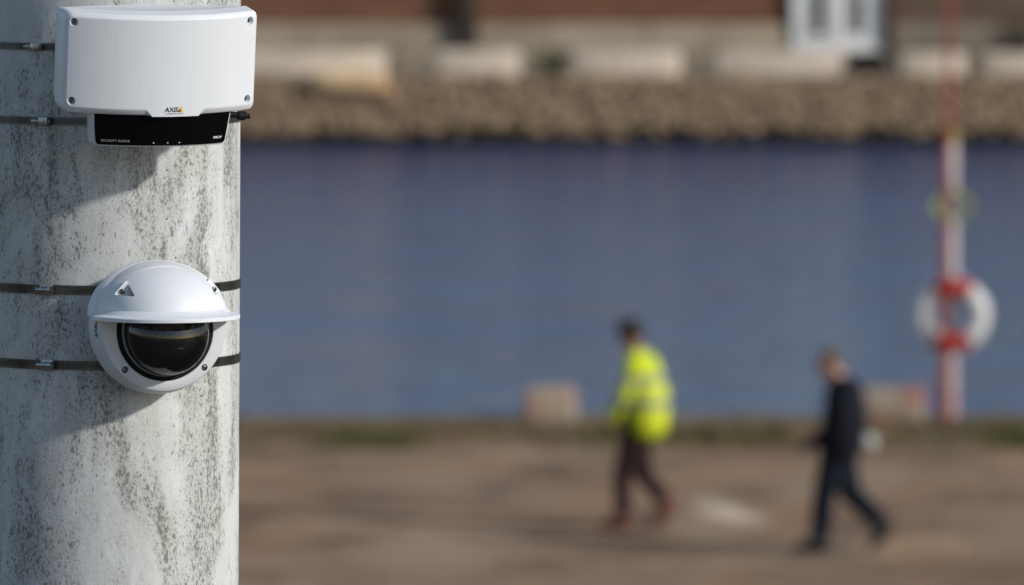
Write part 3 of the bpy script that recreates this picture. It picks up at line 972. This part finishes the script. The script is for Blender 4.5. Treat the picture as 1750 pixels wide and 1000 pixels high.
# raised label pad on the left flank with its lettering
def flank(theta, n, r):   # theta degrees from +x counter-clockwise seen from outside
    return Vector((r * math.cos(R(theta)), -n, r * math.sin(R(theta))))
def flank_r(n):
    pts = [(0.004, 0.0918), (0.012, 0.0920), (0.021, 0.0912), (0.029, 0.0893), (0.0355, 0.0868), (0.0388, 0.0846)]
    for (a, ra), (c, rc) in zip(pts[:-1], pts[1:]):
        if a <= n <= c: return ra + (rc - ra) * (n - a) / (c - a)
    return 0.0918
def flank_text(name, txt, size, th0, n0, mat, shear=0, bold=0, spacing=1.0, poly=None):
    if poly is None:
        me = text_mesh(txt, size, shear, bold, spacing)
    else:
        bm = bmesh.new(); bm.faces.new([bm.verts.new((x, y, 0)) for x, y in poly]); me = mesh_of(name, bm, False)
    for v in me.vertices:
        th = th0 - math.degrees(v.co.x / 0.091)    # reading upwards
        n = n0 - v.co.y
        v.co = flank(th, n, flank_r(n) + 0.00025)
    return link(name, me, mat, dome)
flank_text('lettering', 'AXIS', 0.0088, 184.0, 0.0270, MAT['print_black'], 0.18, 0.0003, 0.98)
flank_text('emblem', '', 0, 184.5, 0.0270, MAT['print_yellow'], poly=[(0.0100, -0.0034), (0.0178, -0.0034), (0.0139, 0.0041)])
flank_text('emblem', '', 0, 184.5, 0.0270, MAT['print_red'], poly=[(0.0094, -0.0036), (0.0130, -0.0036), (0.0126, -0.0004), (0.0111, 0.0005)])
# gasket
bm = bmesh.new()
add_lathe(bm, [(0.0659, 0.030), (0.0659, 0.0435), (0.0645, 0.0450), (0.0612, 0.0452), (0.0605, 0.0435), (0.0605, 0.030)], 128, TBUB, closed_profile=True)
link('gasket', mesh_of('gasket', bm, True, 35), MAT['black'], dome)
# clear flange ring
bm = bmesh.new()
add_lathe(bm, [(0.0604, 0.036), (0.0604, 0.0458), (0.0594, 0.0468), (0.0575, 0.0462), (0.0575, 0.036)], 128, TBUB, closed_profile=True)
link('trim_ring', mesh_of('trim_ring', bm, True, 35), new_mat('pale_trim', (0.30, 0.30, 0.30), 0.25, 0, 0.6)[0], dome)
# bubble
bm = bmesh.new()
prof = []
for kx in range(25):
    a = R(90 * kx / 24)
    prof.append((0.0578 * math.sin(a) if kx else 0.0, 0.0445 + 0.0500 * math.cos(a)))
prof.append((0.0578, 0.036))
add_lathe(bm, prof, 128, TBUB)
for v in bm.verts:
    q = max(0.0, (-v.co.y - 0.0445) / 0.05)
    v.co.z -= 0.010 * q
bub = link('bubble', mesh_of('bubble', bm, True), MAT['glass'], dome)
# inner carrier with four lens modules
bm = bmesh.new()
add_lathe(bm, [(0.0573, 0.030), (0.0573, 0.0372), (0.050, 0.0385), (0.046, 0.046), (0.0405, 0.0535), (0.034, 0.0565), (0, 0.0575)], 96, TBUB)
inn = link('lens_carrier', mesh_of('lens_carrier', bm, True, 30), MAT['inner'], dome)
for x, z, yaw, pit in ((-0.030, 0.004, -35, -8), (-0.010, -0.006, -12, -18), (0.012, -0.006, 12, -18), (0.031, 0.003, 35, -8)):
    M = Matrix.Translation((x, -0.0535, z - BUB)) @ Matrix.Rotation(R(yaw), 4, 'Z') @ Matrix.Rotation(R(-pit), 4, 'X') @ TOUT
    bm = bmesh.new()
    add_lathe(bm, [(0.0105, -0.012), (0.0105, 0.006), (0.0098, 0.0072), (0.0078, 0.0072), (0.0072, 0.004), (0.0072, -0.002)], 32, M)
    lm = link('lens_module', mesh_of('lens_module', bm, True, 30), MAT['inner'], dome)
    bm = bmesh.new()
    add_lathe(bm, [(0, 0.0052), (0.003, 0.0048), (0.0055, 0.0038), (0.0073, 0.002)], 32, M)
    link('lens', mesh_of('lens', bm, True), MAT['lens'], lm)
bm = bmesh.new()
M = Matrix.Translation((0.004, -0.0588, -0.0235 - BUB))
add_box(bm, (0, 0, 0), (0.030, 0.0016, 0.0012), M, 0.0003)
link('shroud_lip', mesh_of('shroud_lip', bm, True, 35), MAT['inner'], dome)

# weather hood: quarter shell with a peaked brim
bm = bmesh.new()
NA, NB = 72, 28
AX, AZ, AN = 0.0885, 0.0655, 0.100
N0, Z0 = 0.0150, 0.0130
def hood_pt(phi, th, k=1.0, off=0.0):
    """phi 0..180 across the brim line, th 0 (brim) .. 90 (rear arc)"""
    cp, sp_ = math.cos(R(phi)), math.sin(R(phi))
    a, c, d = AX * k + off, AZ * k + off, AN * k + off
    # great arcs from the brim line up to the rear arc
    ct, st_ = math.cos(R(th)), math.sin(R(th))
    return Vector((a * cp, -(N0 + d * sp_ * ct), Z0 + c * sp_ * st_))
def shell(off):
    return [[bm.verts.new(hood_pt(180 * i / NA, 90 * j / NB, 1.0, off)) for j in range(NB + 1)] for i in range(NA + 1)]
outer = shell(0.0)
inner = shell(-0.0028)
for S in (outer, inner):
    for i in range(NA):
        for j in range(NB):
            try: bm.faces.new((S[i][j], S[i + 1][j], S[i + 1][j + 1], S[i][j + 1]))
            except ValueError: pass
for i in range(NA):
    for j in (0, NB):
        try: bm.faces.new((outer[i][j], outer[i + 1][j], inner[i + 1][j], inner[i][j]))
        except ValueError: pass
bmesh.ops.remove_doubles(bm, verts=bm.verts, dist=1e-6)
hood = link('weather_hood', mesh_of('weather_hood', bm, True, 40), MAT['white'], dome)
# pockets for the hood screws
def rounded_tri(bm, M, depth0, depth1):
    pts = []
    for cx, cz in ((-0.0125, -0.0045), (0.0125, -0.0075), (0.0035, 0.0135)):
        pts.append(Vector((cx, cz, 0)))
    poly = []
    for i in range(3):
        p = pts[i]; a = (pts[i - 1] - p).normalized(); c = (pts[(i + 1) % 3] - p).normalized(); r = 0.0035
        for q in range(6):
            tt = q / 5
            poly.append(p + a * r * (1 - tt) ** 2 + c * r * tt ** 2)
    A = [bm.verts.new(M @ Vector((p.x, p.y, depth0))) for p in poly]
    B = [bm.verts.new(M @ Vector((p.x, p.y, depth1))) for p in poly]
    n = len(poly)
    bm.faces.new(A); bm.faces.new(B[::-1])
    for i in range(n): bm.faces.new((A[i], A[(i + 1) % n], B[(i + 1) % n], B[i]))
pock = []
for sx in (-1, 1):
    M = Matrix.Translation((sx * 0.0610, -0.0560, 0.0470)) @ Matrix.Rotation(R(sx * 14), 4, 'Z') @ Matrix.Rotation(R(-4), 4, 'X') @ TOUT
    if sx > 0: M = M @ Matrix.Diagonal((-1, 1, 1, 1))
    pock.append(M)
# the pocket is a small tray let into the shell
bmc = bmesh.new()
for M in pock: rounded_tri(bmc, M, -0.004, 0.05)
boolean_cut(hood, bmc, 40)
for M in pock:
    bm = bmesh.new()
    rounded_tri(bm, M @ Matrix.Diagonal((1.12, 1.12, 1, 1)), -0.006, -0.0006)
    pk = link('screw_pocket', mesh_of('screw_pocket', bm, True, 35), MAT['white'], hood)
    Ms = M @ Matrix.Translation((-0.0025, -0.0005, 0.0016))
    screw(pk, Ms, 0.0036)
# rear flange of the hood (thin raised arc)
bm = bmesh.new()
prev = None
for i in range(97):
    a = R(180 * i / 96)
    ca, sa = math.cos(a), math.sin(a)
    ring = []
    for (dr, n) in ((-0.002, 0.0165), (0.0006, 0.0172), (0.0012, 0.0150), (0.0048, 0.0085), (0.0048, 0.0010), (-0.003, 0.0010)):
        ring.append(bm.verts.new(((AX + dr) * ca, -n, Z0 + (AZ + dr) * sa)))
    if prev:
        for q in range(6): bm.faces.new((prev[q], prev[(q + 1) % 6], ring[(q + 1) % 6], ring[q]))
    else: bm.faces.new(ring)
    prev = ring
bm.faces.new(prev[::-1])
link('hood_flange', mesh_of('hood_flange', bm, True, 30), MAT['white'], hood)
# brim
bm = bmesh.new()
prev = None
NBR = 96
for i in range(NBR + 1):
    ph = 180 * i / NBR
    cp, sp_ = math.cos(R(ph)), math.sin(R(ph))
    w = 0.002 + 0.0240 * max(0.0, sp_) ** 0.55
    nx_, ny_ = cp / AX, sp_ / AN
    l = math.hypot(nx_, ny_); nx_, ny_ = nx_ / l, ny_ / l
    bx, bn = AX * cp, N0 + AN * sp_
    ring = []
    for (dw, dz) in ((-0.0020, 0.010), (0.0004, 0.0085), (0.28, 0.0040), (0.97, 0.0012), (1.0, 0.0003), (1.0, -0.0036), (0.97, -0.0042), (0.25, -0.0026), (-0.0026, -0.0014)):
        d = dw * w if dw >= 0.2 else dw
        ring.append(bm.verts.new((bx + nx_ * d, -(bn + ny_ * d), Z0 + dz)))
    m_ = len(ring)
    if prev:
        for q in range(m_): bm.faces.new((prev[q], prev[(q + 1) % m_], ring[(q + 1) % m_], ring[q]))
    else: bm.faces.new(ring)
    prev = ring
bm.faces.new(prev[::-1])
link('brim', mesh_of('brim', bm, True, 28), MAT['white'], hood)
# mounting plate between camera and pole
bm = bmesh.new()
add_box(bm, (0, 0.012, 0), (0.070, 0.030, 0.125), None, 0.004)
link('mounting_bracket', mesh_of('mounting_bracket', bm, True, 35), MAT['off'], dome)

# ================================================================== QUAYSIDE THINGS
o = link('concrete_block', rough_block('concrete_block', 0.50, 0.42, 0.33, 2.2, 0.025, 0.012), MAT['blk1'], None, (0.375, 73.5, 0.025), (0, 0, R(4)))
tag(o, 'squat concrete block with faded pink paint at the water edge, behind the yellow jacket walker', 'concrete block')
o = link('concrete_block', rough_block('concrete_block', 0.64, 0.42, 0.33, 5.2, 0.025, 0.012), MAT['blk2'], None, (3.74, 73.45, 0.025), (0, 0, R(-5)))
tag(o, 'long low concrete block with a red paint patch, next to the lifebuoy post', 'concrete block')
bm = bmesh.new()
add_lathe(bm, [(0, -0.085)] + [(0.085 * math.cos(R(a)), 0.085 * math.sin(R(a))) for a in range(-75, 76, 15)] + [(0.022, 0.084), (0.022, 0.098), (0.012, 0.102), (0, 0.102)], 28, Matrix.Rotation(R(70), 4, 'Y'))
o = link('mooring_float', mesh_of('mooring_float', bm, True, 35), MAT['float'], None, (3.355, 70.2, 0.083))
tag(o, 'small white round mooring float lying in the grass behind the walker in dark clothes', 'float')

# lifebuoy post
post = empty('lifebuoy_post', (4.335, 73.7, 0.025))
tag(post, 'white painted post with yellow cap standing at the water edge, holding the lifebuoy', 'post')
bm = bmesh.new()
add_cap(bm, (0, 0, 0), 0.072, (0, 0, 2.78), 0.066, 24, False)
link('shaft', mesh_of('shaft', bm, True, 40), MAT['post'], post)
bm = bmesh.new()
add_lathe(bm, [(0.070, 2.74), (0.074, 2.76), (0.072, 2.82), (0.05, 2.865), (0, 2.88)], 24)
link('cap', mesh_of('cap', bm, True, 40), MAT['cap_y'], post)
bm = bmesh.new()
add_lathe(bm, [(0.0, -0.30), (0.16, -0.30), (0.16, 0.008), (0.15, 0.014), (0, 0.014)], 24)
link('foot_plate', mesh_of('foot_plate', bm, True, 40), MAT['pipe'], post)
for z in (2.30, 1.40):
    bm = bmesh.new()
    add_cap(bm, (0, -0.05, z), 0.014, (0, -0.20, z + 0.01), 0.012, 10)
    add_cap(bm, (0, -0.20, z + 0.01), 0.012, (0, -0.215, z + 0.06), 0.010, 10)
    link('hook', mesh_of('hook', bm), MAT['pipe'], post)

buoy = empty('lifebuoy', (4.342, 73.535, 1.066))
tag(buoy, 'white ring lifebuoy with red bands hanging on the post at the water edge', 'lifebuoy')
def torus_arc(R0, r, a0, a1, n, m=18, sq=1.0):
    bm = bmesh.new()
    rows = []
    full = abs(a1 - a0 - 360) < 1e-6
    cnt = n if full else n + 1
    for i in range(cnt):
        a = R(a0 + (a1 - a0) * i / n)
        rows.append([bm.verts.new(((R0 + r * math.cos(2 * math.pi * k / m)) * math.cos(a), r * sq * math.sin(2 * math.pi * k / m), (R0 + r * math.cos(2 * math.pi * k / m)) * math.sin(a))) for k in range(m)])
    for i in range(n):
        A, B = rows[i], rows[(i + 1) % cnt]
        for k in range(m): bm.faces.new((A[k], A[(k + 1) % m], B[(k + 1) % m], B[k]))
    if not full:
        bm.faces.new(rows[0][::-1]); bm.faces.new(rows[-1])
    return bm
link('ring', mesh_of('ring', torus_arc(0.278, 0.088, 0, 360, 72, sq=0.72)), MAT['buoy_white'], buoy)
for a in (90, 270):
    link('red_band', mesh_of('red_band', torus_arc(0.278, 0.0905, a - 37, a + 37, 24, sq=0.72), True, 40), MAT['buoy_red'], buoy)
link('grab_rope', mesh_of('grab_rope', torus_arc(0.374, 0.007, 0, 360, 72, 8)), MAT['buoy_white'], buoy)
coil = tag(empty('rope_coil', (4.345, 73.60, 2.14)), 'yellow green throwing rope coiled on the hook near the top of the lifebuoy post', 'rope')
random.seed(4)
for i in range(4):
    bm = torus_arc(0.145, 0.011, 0, 360, 48, 8)
    for v in bm.verts:
        v.co.x *= 1.12 + 0.04 * i; v.co.z *= 1.0 - 0.02 * i
        v.co.y += 0.018 * math.sin(math.atan2(v.co.z, v.co.x) * 2 + i) - 0.02 * i + 0.02
    link('loop', mesh_of('loop', bm), MAT['rope_y'], coil)

hk = empty('boat_hook', (4.235, 73.42, 0.03), (0, R(1.05), 0))
tag(hk, 'tall thin red boat hook pole leaning beside the lifebuoy post', 'boat hook')
bm = bmesh.new()
add_cap(bm, (0, 0, 0), 0.027, (0, 0.06, 4.75), 0.024, 16)
link('pole', mesh_of('pole', bm), MAT['hook_red'], hk)
bm = bmesh.new()
add_cap(bm, (0, 0.06, 4.70), 0.03, (0, 0.06, 4.95), 0.012, 12)
add_cap(bm, (0, 0.06, 4.80), 0.016, (0.10, 0.06, 4.86), 0.014, 10)
add_cap(bm, (0.10, 0.06, 4.86), 0.014, (0.12, 0.06, 4.79), 0.008, 10)
link('hook', mesh_of('hook', bm), MAT['steel'], hk)

# ================================================================== PEOPLE
def bake_remesh(name, bm, voxel, mat, parent, smooth=4):
    me = mesh_of(name, bm, True)
    o = link(name, me, mat, parent)
    md = o.modifiers.new('r', 'REMESH'); md.mode = 'VOXEL'; md.voxel_size = voxel; md.use_smooth_shade = True
    ms = o.modifiers.new('s', 'SMOOTH'); ms.iterations = smooth; ms.factor = 0.5
    bpy.context.view_layer.update()
    apply_mods(o)
    if not o.data.materials: o.data.materials.append(mat)
    return o

def head_parts(bm, c, fwd, up, s=1.0):
    """skull, jaw, nose, brow, lips, ears; fwd/up unit vectors"""
    f = Vector(fwd).normalized(); u = (Vector(up) - f * Vector(up).dot(f)).normalized(); l = u.cross(f)
    M = Matrix((f, l, u)).transposed()
    P = lambda a, b_, c_: Vector(c) + (f * a + l * b_ + u * c_) * s
    add_ell(bm, P(-0.012, 0, 0.025), (0.098 * s, 0.076 * s, 0.095 * s), M, 3)
    add_ell(bm, P(0.026, 0, -0.045), (0.066 * s, 0.058 * s, 0.075 * s), M, 3)
    add_ell(bm, P(0.060, 0, -0.092), (0.026 * s, 0.028 * s, 0.024 * s), M, 2)
    add_cap(bm, P(0.086, 0, 0.012), 0.010 * s, P(0.106, 0, -0.028), 0.014 * s, 10)
    add_cap(bm, P(0.080, 0.035, 0.024), 0.011 * s, P(0.080, -0.035, 0.024), 0.011 * s, 10)
    add_cap(bm, P(0.084, 0.018, -0.060), 0.008 * s, P(0.084, -0.018, -0.060), 0.008 * s, 8)
    for sg in (-1, 1):
        add_ell(bm, P(-0.012, sg * 0.078, -0.008), (0.020 * s, 0.008 * s, 0.033 * s), M, 2)
    eyes = [P(0.079, sg * 0.031, 0.004) for sg in (-1, 1)]
    return P, M, eyes

def hand_parts(bm, wrist, direction, curl, palm_n, grow=0.0, thumb_side=1):
    """palm, four unequal fingers with a knuckle bend, thumb from the side of the palm"""
    d = Vector(direction).normalized(); n = Vector(palm_n); n = (n - d * n.dot(d)).normalized(); s = d.cross(n) * thumb_side
    w = Vector(wrist)
    for q in (-0.028, -0.010, 0.010, 0.028):
        add_cap(bm, w + d * 0.012 + s * q * 0.7, 0.016 + grow, w + d * 0.082 + s * q, 0.0125 + grow, 10)
    for q, L in ((0.030, 0.068), (0.010, 0.078), (-0.010, 0.072), (-0.029, 0.056)):
        p0 = w + d * 0.086 + s * q
        d1 = (d * math.cos(curl) + n * math.sin(curl)).normalized()
        p1 = p0 + d1 * L * 0.52
        d2 = (d * math.cos(curl * 2.1) + n * math.sin(curl * 2.1)).normalized()
        p2 = p1 + d2 * L * 0.48
        add_cap(bm, p0, 0.0098 + grow, p1, 0.0088 + grow, 10)
        add_cap(bm, p1, 0.0088 + grow, p2, 0.0074 + grow, 10)
    t0 = w + d * 0.026 + s * 0.024; t1 = t0 + (d * 0.7 + s * 0.55 + n * 0.35).normalized() * 0.042
    t2 = t1 + (d * 0.9 + n * 0.45).normalized() * 0.032
    add_cap(bm, t0, 0.0145 + grow, t1, 0.0110 + grow, 10); add_cap(bm, t1, 0.0110 + grow, t2, 0.0085 + grow, 10)

def foot_shape(bm, ankle, heel, toe, g=0.0):
    a, h, t = Vector(ankle), Vector(heel), Vector(toe)
    mid = h.lerp(t, 0.62)
    up = (a - h.lerp(t, 0.3)).normalized()
    add_cap(bm, a, 0.045 + g, h + up * 0.038, 0.040 + g, 12)
    add_cap(bm, h + up * 0.038, 0.038 + g, mid + up * 0.036, 0.040 + g, 12)
    add_cap(bm, mid + up * 0.036, 0.040 + g, t + up * 0.028, 0.030 + g, 12)
    add_cap(bm, a, 0.042 + g, mid + up * 0.045, 0.036 + g, 12)

def person(P, loc, rotz, label):
    e = empty('person', loc, (0, 0, R(rotz)))
    tag(e, label, 'person')
    g = P
    s = g.get('build', 1.0)
    # ---- body
    bm = bmesh.new()
    hP, hM, eyes = head_parts(bm, g['head'], g['face'], (0, 0, 1), g.get('hs', 1.0))
    add_cap(bm, g['neck'], 0.062 * s, hP(-0.02, 0, -0.03), 0.056 * s, 16)
    add_cap(bm, g['chest'], 0.125 * s, g['neck'], 0.07 * s, 18)
    add_cap(bm, g['belly'], 0.120 * s, g['chest'], 0.130 * s, 18)
    add_cap(bm, g['hip'], 0.125 * s, g['belly'], 0.120 * s, 18)
    add_cap(bm, g['sh'][0], 0.066 * s, g['sh'][1], 0.066 * s, 14)
    hp = [Vector(x) for x in g['hips']]
    add_cap(bm, hp[0], 0.10 * s, hp[1], 0.10 * s, 16)
    for i in (0, 1):
        add_cap(bm, g['sh'][i], 0.056 * s, g['el'][i], 0.043 * s, 14)
        add_cap(bm, g['el'][i], 0.043 * s, g['wr'][i], 0.028 * s, 14)
        wr, el = Vector(g['wr'][i]), Vector(g['el'][i])
        hand_parts(bm, wr, g['hd'][i], g.get('curl', 0.45), g['pn'][i], 0, g['ts'][i])
        add_cap(bm, g['hips'][i], 0.088 * s, g['kn'][i], 0.056 * s, 16)
        add_cap(bm, g['kn'][i], 0.055 * s, Vector(g['kn'][i]).lerp(Vector(g['an'][i]), 0.35), 0.056 * s, 16)
        add_cap(bm, Vector(g['kn'][i]).lerp(Vector(g['an'][i]), 0.35), 0.056 * s, g['an'][i], 0.037 * s, 16)
        foot_shape(bm, g['an'][i], g['heel'][i], g['toe'][i])
    body = bake_remesh('body', bm, 0.0065, g['skin'], e, 3)
    for p in eyes:
        bm = bmesh.new(); add_ell(bm, p, (0.012, 0.012, 0.009), None, 2)
        link('eye', mesh_of('eye', bm), MAT['eye'], e)
    # ---- hair
    bm = bmesh.new()
    hs = g.get('hs', 1.0)
    for q in g['hairparts']:
        add_ell(bm, hP(*q[0]), tuple(a * hs for a in q[1]), hM, 3)
    bake_remesh('hair', bm, 0.008, g['hair'], e, 3)
    # ---- jacket
    bm = bmesh.new()
    gj = g['jg']
    add_cap(bm, Vector(g['chest']).lerp(Vector(g['neck']), 0.55), 0.085, Vector(g['neck']) - Vector((0, 0, 0.01)), 0.075, 16)
    for (a, ra, c, rc, wd) in g['torso']:
        for off in (-1, 0, 1):
            add_cap(bm, Vector(a) + Vector((0, off * wd, 0)), ra, Vector(c) + Vector((0, off * wd, 0)), rc, 18)
    add_cap(bm, g['sh'][0], 0.088 + gj, g['sh'][1], 0.088 + gj, 16)
    for i in (0, 1):
        add_cap(bm, g['sh'][i], 0.078 + gj, g['el'][i], 0.064 + gj, 16)
        add_cap(bm, g['el'][i], 0.064 + gj, Vector(g['el'][i]).lerp(Vector(g['wr'][i]), 0.93), 0.046 + gj, 16, True)
    for v in bm.verts:
        v.co += Vector((noise.noise(v.co * 9), noise.noise(v.co * 9 + Vector((5, 5, 5))), 0)) * 0.008
    bake_remesh('jacket', bm, 0.009, g['jacket'], e, 3)
    # ---- trousers
    bm = bmesh.new()
    add_cap(bm, hp[0], 0.125 * s, hp[1], 0.125 * s, 16)
    for i in (0, 1):
        k_, a_ = Vector(g['kn'][i]), Vector(g['an'][i])
        add_cap(bm, g['hips'][i], 0.112 * s, k_, 0.079 * s, 16)
        add_cap(bm, k_, 0.078 * s, k_.lerp(a_, 0.5), 0.074 * s, 16)
        add_cap(bm, k_.lerp(a_, 0.5), 0.074 * s, k_.lerp(a_, 0.97), 0.064 * s, 16, False)
    for v in bm.verts:
        v.co += Vector((noise.noise(v.co * 11), noise.noise(v.co * 11 + Vector((5, 5, 5))), 0)) * 0.007
    bake_remesh('trousers', bm, 0.009, g['trousers'], e, 3)
    # ---- shoes
    for i in (0, 1):
        bm = bmesh.new()
        foot_shape(bm, g['an'][i], g['heel'][i], g['toe'][i], 0.010)
        sh = bake_remesh('shoe', bm, 0.009, g['shoe'], e, 2)
    # ---- gloves
    if g.get('glove'):
        for i in (0, 1):
            bm = bmesh.new()
            hand_parts(bm, g['wr'][i], g['hd'][i], g.get('curl', 0.45), g['pn'][i], 0.0035, g['ts'][i])
            bake_remesh('glove', bm, 0.0055, g['glove'], e, 2)
    return e

# both walk towards -x; index 0 = near side (-y), 1 = far side
P1 = dict(
    head=(0.045, 0, 1.640), face=(-0.90, 0.05, -0.42), hs=1.0, neck=(0.105, 0, 1.495), chest=(0.155, 0, 1.30), belly=(0.17, 0, 1.07), hip=(0.145, 0, 0.90),
    sh=[(0.13, -0.165, 1.405), (0.13, 0.165, 1.405)], el=[(0.045, -0.215, 1.135), (0.06, 0.215, 1.14)], wr=[(-0.075, -0.175, 0.930), (-0.08, 0.17, 0.95)],
    hd=[(-0.42, 0.12, -0.88), (-0.45, -0.12, -0.86)], pn=[(-0.3, 1, 0), (-0.3, -1, 0)], ts=[-1, 1],
    hips=[(0.115, -0.085, 0.875), (0.115, 0.085, 0.875)], kn=[(0.000, -0.09, 0.475), (0.125, 0.09, 0.475)], an=[(0.005, -0.09, 0.105), (0.325, 0.09, 0.235)],
    heel=[(0.045, -0.09, 0.012), (0.385, 0.09, 0.165)], toe=[(-0.175, -0.095, 0.014), (0.255, 0.085, 0.018)],
    torso=[((0.155, 0, 1.36), 0.130, (0.205, 0, 1.10), 0.158, 0.085), ((0.205, 0, 1.10), 0.158, (0.205, 0, 0.90), 0.150, 0.085)], jg=0.006,
    hairparts=[((-0.020, 0, 0.038), (0.104, 0.084, 0.094)), ((-0.055, 0, -0.005), (0.066, 0.080, 0.085)), ((0.015, 0, 0.080), (0.085, 0.075, 0.052))],
    skin=MAT['skin1'], hair=MAT['hair1'], jacket=MAT['hivis'], trousers=MAT['trouser1'], shoe=MAT['shoe1'])
person(P1, (0.945, 62.4, 0.0), -14, 'person in a bright yellow high visibility jacket and dark trousers walking with head bowed')
P2 = dict(
    build=1.22,
    head=(0.030, 0, 1.530), face=(-0.93, -0.25, -0.25), hs=1.0, neck=(0.105, 0, 1.395), chest=(0.165, 0, 1.22), belly=(0.155, 0, 1.03), hip=(0.115, 0, 0.88),
    sh=[(0.16, -0.165, 1.315), (0.16, 0.165, 1.315)], el=[(0.145, -0.235, 1.04), (0.20, 0.22, 1.05)], wr=[(-0.06, -0.185, 0.915), (0.10, 0.21, 0.84)],
    hd=[(-0.80, 0.15, -0.55), (-0.45, -0.1, -0.86)], pn=[(-0.2, 1, 0), (-0.3, -1, 0)], ts=[-1, 1],
    hips=[(0.105, -0.085, 0.855), (0.105, 0.085, 0.855)], kn=[(0.000, -0.09, 0.470), (0.200, 0.09, 0.475)], an=[(-0.035, -0.09, 0.105), (0.455, 0.09, 0.215)],
    heel=[(0.005, -0.09, 0.012), (0.520, 0.09, 0.160)], toe=[(-0.215, -0.095, 0.014), (0.395, 0.085, 0.018)],
    torso=[((0.155, 0, 1.28), 0.158, (0.160, 0, 1.05), 0.182, 0.085), ((0.160, 0, 1.05), 0.182, (0.125, 0, 0.86), 0.175, 0.085)], jg=0.022,
    hairparts=[((-0.028, 0, 0.040), (0.094, 0.080, 0.090)), ((-0.062, 0, 0.0), (0.056, 0.074, 0.075))],
    skin=MAT['skin2'], hair=MAT['hair2'], jacket=MAT['jacket2'], trousers=MAT['jeans2'], shoe=MAT['shoe2'], glove=MAT['shoe2'])
person(P2, (2.545, 60.5, 0.0), -6, 'person in a dark navy jacket and dark blue jeans striding along the quay')
